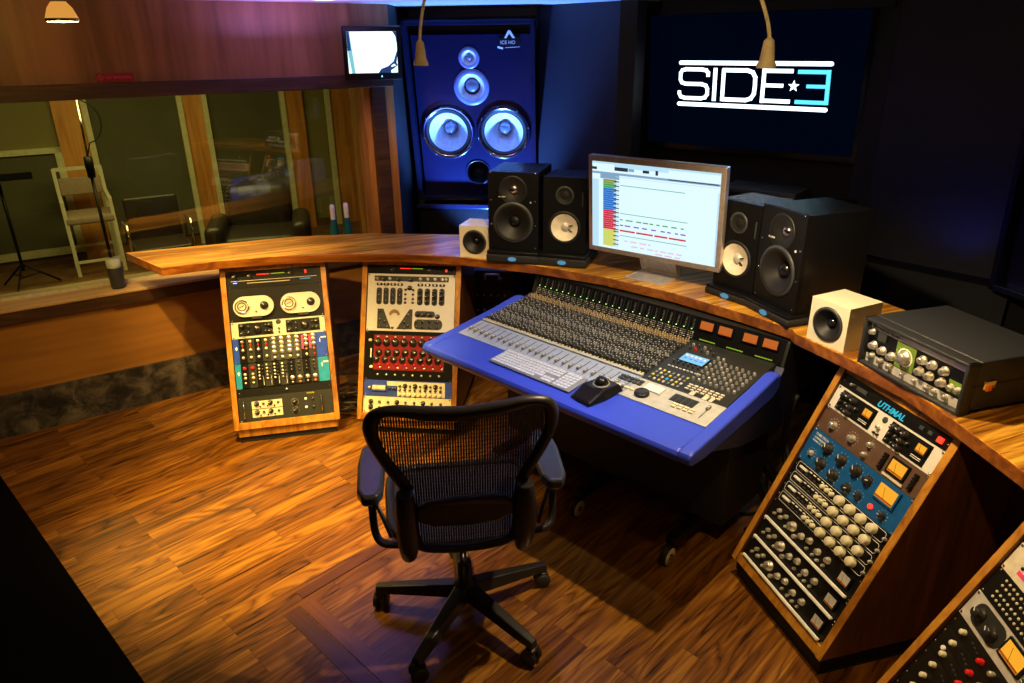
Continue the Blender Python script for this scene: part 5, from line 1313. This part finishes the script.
# mesh ribs inside the frame
def inside(x, z):
    P_ = [(q.x, q.z) for q in ringi]; c_ = False
    for i in range(len(P_)):
        (x1, z1), (x2, z2) = P_[i], P_[i-1]
        if (z1 > z) != (z2 > z) and x < (x2-x1)*(z-z1)/(z2-z1)+x1: c_ = not c_
    return c_
b = MB()
for i in range(-30, 31):
    x = i*.0078
    zz = [z_*.006 for z_ in range(75, 175) if inside(x, z_*.006)]
    if len(zz) < 2: continue
    seg = [zz[0]-.01] + zz[::6] + [zz[-1]+.01]
    for z1, z2 in zip(seg[:-1], seg[1:]): b.bar((x, by(z1, x)+.010, z1), (x, by(z2, x)+.010, z2), .0056, .002, 'mesh_fabric', up=(0, -1, 0))
for k in range(0, 36):
    z = .49+k*.0142
    xs = [i*.0078 for i in range(-31, 32) if inside(i*.0078, z)]
    if len(xs) > 1:
        for x1, x2 in zip(xs[:-1:3], xs[3::3]): b.bar((x1, by(z, x1)+.011, z), (x2, by(z, x2)+.011, z), .0016, .001, 'mesh_fabric', up=(0, -1, 0))
b.build('back_mesh', ch)
# lumbar pad
lp = [(-.152, .665), (-.11, .690), (-.03, .700), (.03, .700), (.11, .690), (.150, .662), (.150, .615), (.10, .592), (0, .585), (-.10, .592), (-.152, .615)]
b = MB(); b.prism(lp, lambda q: (q[0], by(q[1], q[0])-.030, q[1]), lambda q: (q[0], by(q[1], q[0])-.006, q[1]), 'chair_plastic'); b.build('lumbar_pad', ch, bevel=.008)
# rear spine brackets and arms
for sx in (-1, 1):
    b = MB(); pts = [(sx*.180, by(.73)-.022, .735), (sx*.182, by(.68)-.030, .68), (sx*.182, by(.60)-.030, .60), (sx*.182, by(.52)-.022, .52), (sx*.184, -.19, .45)]
    P_ = spl(pts, 5, False)
    b.tube(P_, [.026+.008*math.sin(PI*i/(len(P_)-1)) for i in range(len(P_))], 'chair_plastic', n=12); b.build('back_bracket', ch)
    b = MB(); b.tube(spl([(sx*.18, -.20, .47), (sx*.20, -.12, .45), (sx*.23, -.04, .42), (sx*.15, .0, .385), (sx*.04, 0, .375)], 4, False), .018, 'chair_plastic', n=10); b.build('side_bracket', ch)
    b = MB(); b.tube(spl([(sx*.205, -.20, .500), (sx*.262, -.19, .505), (sx*.285, -.165, .53), (sx*.290, -.14, .60), (sx*.292, -.12, .655)], 5, False), .013, 'chair_plastic', n=10); b.tube([(sx*.235, -.19, .525), (sx*.255, -.17, .58), (sx*.285, -.13, .64)], .007, 'chair_plastic', n=8); b.build('arm_support', ch)
    pp = [(-.040, -.165), (-.024, -.205), (.022, -.205), (.040, -.16), (.046, .0), (.038, .09), (.014, .125), (-.018, .125), (-.040, .08), (-.044, 0)]
    q = [(sx*.290+sx*a_[0]*1.0, a_[1]+.0) for a_ in pp]
    b = MB(); b.prism(q, lambda q_: (q_[0], q_[1], .652), lambda q_: (q_[0], q_[1], .692), 'arm_pad'); o = b.build('arm_pad', ch, bevel=.013)
    o.modifiers['bevel'].segments = 4

# ------------------------------------------------------------------ floor level odds and ends
t = thing('equipment_case', 'black equipment rack case with a pale handle, behind the worktop left of the console', 'equipment case', (-.19, 4.22, 0), -.15)
b = MB(); b.box((0, .20, .335), (.42, .40, .66), 'black', bev=.006); b.build('case', t)
b = MB(); b.tube([(.03, 0, .62), (.035, -.04, .625), (.04, -.04, .655), (.12, -.04, .655), (.125, -.04, .625), (.13, 0, .62)], .007, 'alu_pale', n=8); b.build('handle', t)
for k, z in enumerate((.50, .40, .30, .20)):
    b = MB(); b.box((0, -.004, z), (.38, .01, .085), 'panel_black'); 
    for j in range(8): b.lathe([(.006, .008), (.006, .018), (0, .018)], 'knob_grey', o=(-.15+j*.043, 0, z+.01), ax='-Y', n=8)
    b.build('drawer_front', t)
def cable(pts, r_, label, grp, mat='rubber', nm='cable'):
    b = MB(); b.tube(spl(pts, 6, False), r_, mat, n=6); o = b.build(nm); tag(o, label, 'cable', grp)
rg = random.Random(4)
for k in range(9):
    bx, by_ = Cw(1.22+rg.random()*.16, .78+rg.random()*.12, 0).xy
    ex, ey = Cw(1.28+rg.random()*.22, .74+rg.random()*.4, 0).xy
    cable([(bx, by_, .60), (bx+rg.uniform(-.03, .03), by_+rg.uniform(-.02, .02), .38), ((bx+ex)/2+rg.uniform(-.06, .06), (by_+ey)/2, .14+rg.random()*.06), (ex, ey, .012), (ex+rg.uniform(-.15, .15), ey+rg.uniform(-.1, .15), .012)], .007+rg.random()*.003, 'black cable hanging behind the right end of the console', 'black cables hanging behind the console')
for k in range(6):
    cx_, cy_ = -.93+rg.uniform(-.03, .05), 3.72+rg.uniform(-.1, .15)
    a0 = rg.random()*6
    cable([(cx_+math.cos(a0+i*.8)*(.10+.02*k % .04), cy_+math.sin(a0+i*.8)*.12, .012+.022*k+.006*i) for i in range(7)], .0075, 'black cable coiled on the floor between the two left racks', 'cables coiled between the left racks')
t = thing('power_strip', 'white power strip on the floor behind the right end of the console', 'power strip', (1.07, 2.88, 0), .5); b = MB(); b.box((0, 0, .02), (.26, .05, .038), 'print_white', bev=.006); b.build('body', t)
b = MB()
for k in range(5): b.box((-.09+k*.045, 0, .0395), (.022, .022, .002), 'black')
b.build('socket', t)

# ------------------------------------------------------------------ lights
def spot(name, loc, target, energy, col, size=rad(120), blend=.6, rad_=.02):
    l = bpy.data.lights.new(name, 'SPOT'); l.energy = energy; l.color = col; l.spot_size = size; l.spot_blend = blend; l.shadow_soft_size = rad_
    o = bpy.data.objects.new(name, l); C.objects.link(o); o.location = loc
    o.rotation_euler = (Vector(target)-Vector(loc)).to_track_quat('-Z', 'Y').to_euler(); return o
def area(name, loc, target, energy, col, sx, sy):
    l = bpy.data.lights.new(name, 'AREA'); l.energy = energy; l.color = col; l.shape = 'RECTANGLE'; l.size = sx; l.size_y = sy
    o = bpy.data.objects.new(name, l); C.objects.link(o); o.location = loc
    o.rotation_euler = (Vector(target)-Vector(loc)).to_track_quat('-Z', 'Y').to_euler(); return o
warm = (1, .63, .18)
spot('lamp_console', (.705, 2.10, 1.872), (.80, 2.2, 0), 90, (1, .74, .42), rad(140), .5, .018)
spot('console_downlight', (.0, 2.3, 2.17), (.25, 2.75, .75), 26, (.9, .92, 1), rad(64), 1, .03)
spot('lamp_left', (-.287, 2.50, 1.878), (-1.15, 3.05, .3), 120, warm, rad(72), .9, .018)
spot('lamp_near', (-.797, 1.40, 1.985), (-1.55, 2.8, 0), 16, warm, rad(72), 1, .02)
spot('downlight_left', (-1.12, 2.55, 2.17), (-1.00, 2.88, 0), 560, (1, .67, .15), rad(60), 1, .03)
spot('downlight_far_left', (-1.75, 2.75, 2.17), (-1.55, 3.65, .93), 330, warm, rad(50), 1, .03)
spot('downlight_middle', (-.45, 2.1, 2.17), (-.62, 3.5, .5), 90, (1, .66, .28), rad(40), .9, .03)
spot('downlight_right', (.55, 1.05, 2.15), (1.25, 1.85, .45), 46, warm, rad(52), .9, .03)
spot('wall_fill', (-1.7, 2.3, 2.15), (-2.3, 3.7, 1.75), 16, (1, .60, .10), rad(110), 1, .05)  # added fill for the upper wood wall, no fixture there
spot('sill_fill', (-2.0, 2.5, 2.15), (-2.3, 3.75, .7), 40, (1, .66, .2), rad(60), 1, .05)  # added fill to brighten the window sill, no lamp there
area('room_glow', (-.6, -.6, 2.15), (-.6, .8, .6), 3, (1, .62, .25), .8, .8)  # unseen warm fill added behind the camera
spot('cord_fill', (.25, .9, 2.1), (.5, 2.3, 2.0), 22, (1, .70, .3), rad(80), 1, .05)  # added fill that brightens the pendant cords, not a lamp itself
spot('blue_uplight_left', (-.22, 4.86, .40), (-.20, 5.10, 1.42), 480, (.10, .28, 1), rad(80), .7, .03)
spot('blue_halo_left', (-.52, 4.80, 1.30), (-.30, 5.15, 1.80), 6, (.06, .13, 1), rad(80), 1, .12)
area('ceiling_bounce_fill', (-.95, 4.02, 1.99), (-.95, 4.02, 2.2), 9, (.42, .24, 1), .7, .25)  # added in mid-air to stand in for bounced blue light
spot('blue_wall_light', (.20, 4.62, 1.0), (.25, 5.0, 1.9), 1.2, (.03, .06, 1), rad(90), 1, .08)
spot('blue_top_fill', (1.75, 3.60, 2.12), (.98, 2.98, 1.36), 90, (.05, .33, 1), rad(20), .6, .02)  # narrow beam added to tint the right small monitor's top blue
spot('desk_fill', (.0, 2.75, 2.15), (-.02, 3.58, 1.08), 60, (1, .72, .36), rad(44), .9, .03)  # added warm fill on the left cube and monitors, no lamp there
spot('violet_fill', (.15, 2.85, 2.12), (-.25, 1.85, 0), 14, (.42, .28, 1), rad(50), 1, .03)
spot('post_fill', (-.75, 3.2, 2.16), (-.78, 4.68, 1.15), 50, warm, rad(30), 1, .03)  # added warm fill on the window post, no lamp there
spot('blue_fill_right', (2.05, 3.25, .85), (2.2, 3.55, 1.5), 3, (.04, .08, 1), rad(100), 1, .05)  # assumed mirror of the left uplight, added for blue on the right
area('live_room_light', tuple(W(1.2, 2.0, 2.15)), tuple(W(1.2, 2.2, 0)), 62, (1, .80, .26), 2.2, 1.2)

w = bpy.data.worlds.new('world'); sc.world = w; w.use_nodes = True
w.node_tree.nodes['Background'].inputs[0].default_value = (.02, .02, .03, 1); w.node_tree.nodes['Background'].inputs[1].default_value = .08
sc.view_settings.view_transform = 'Standard'; sc.view_settings.look = 'None'; sc.view_settings.gamma = 1; sc.view_settings.exposure = 0
try: sc.view_settings.use_curve_mapping = False
except Exception: pass
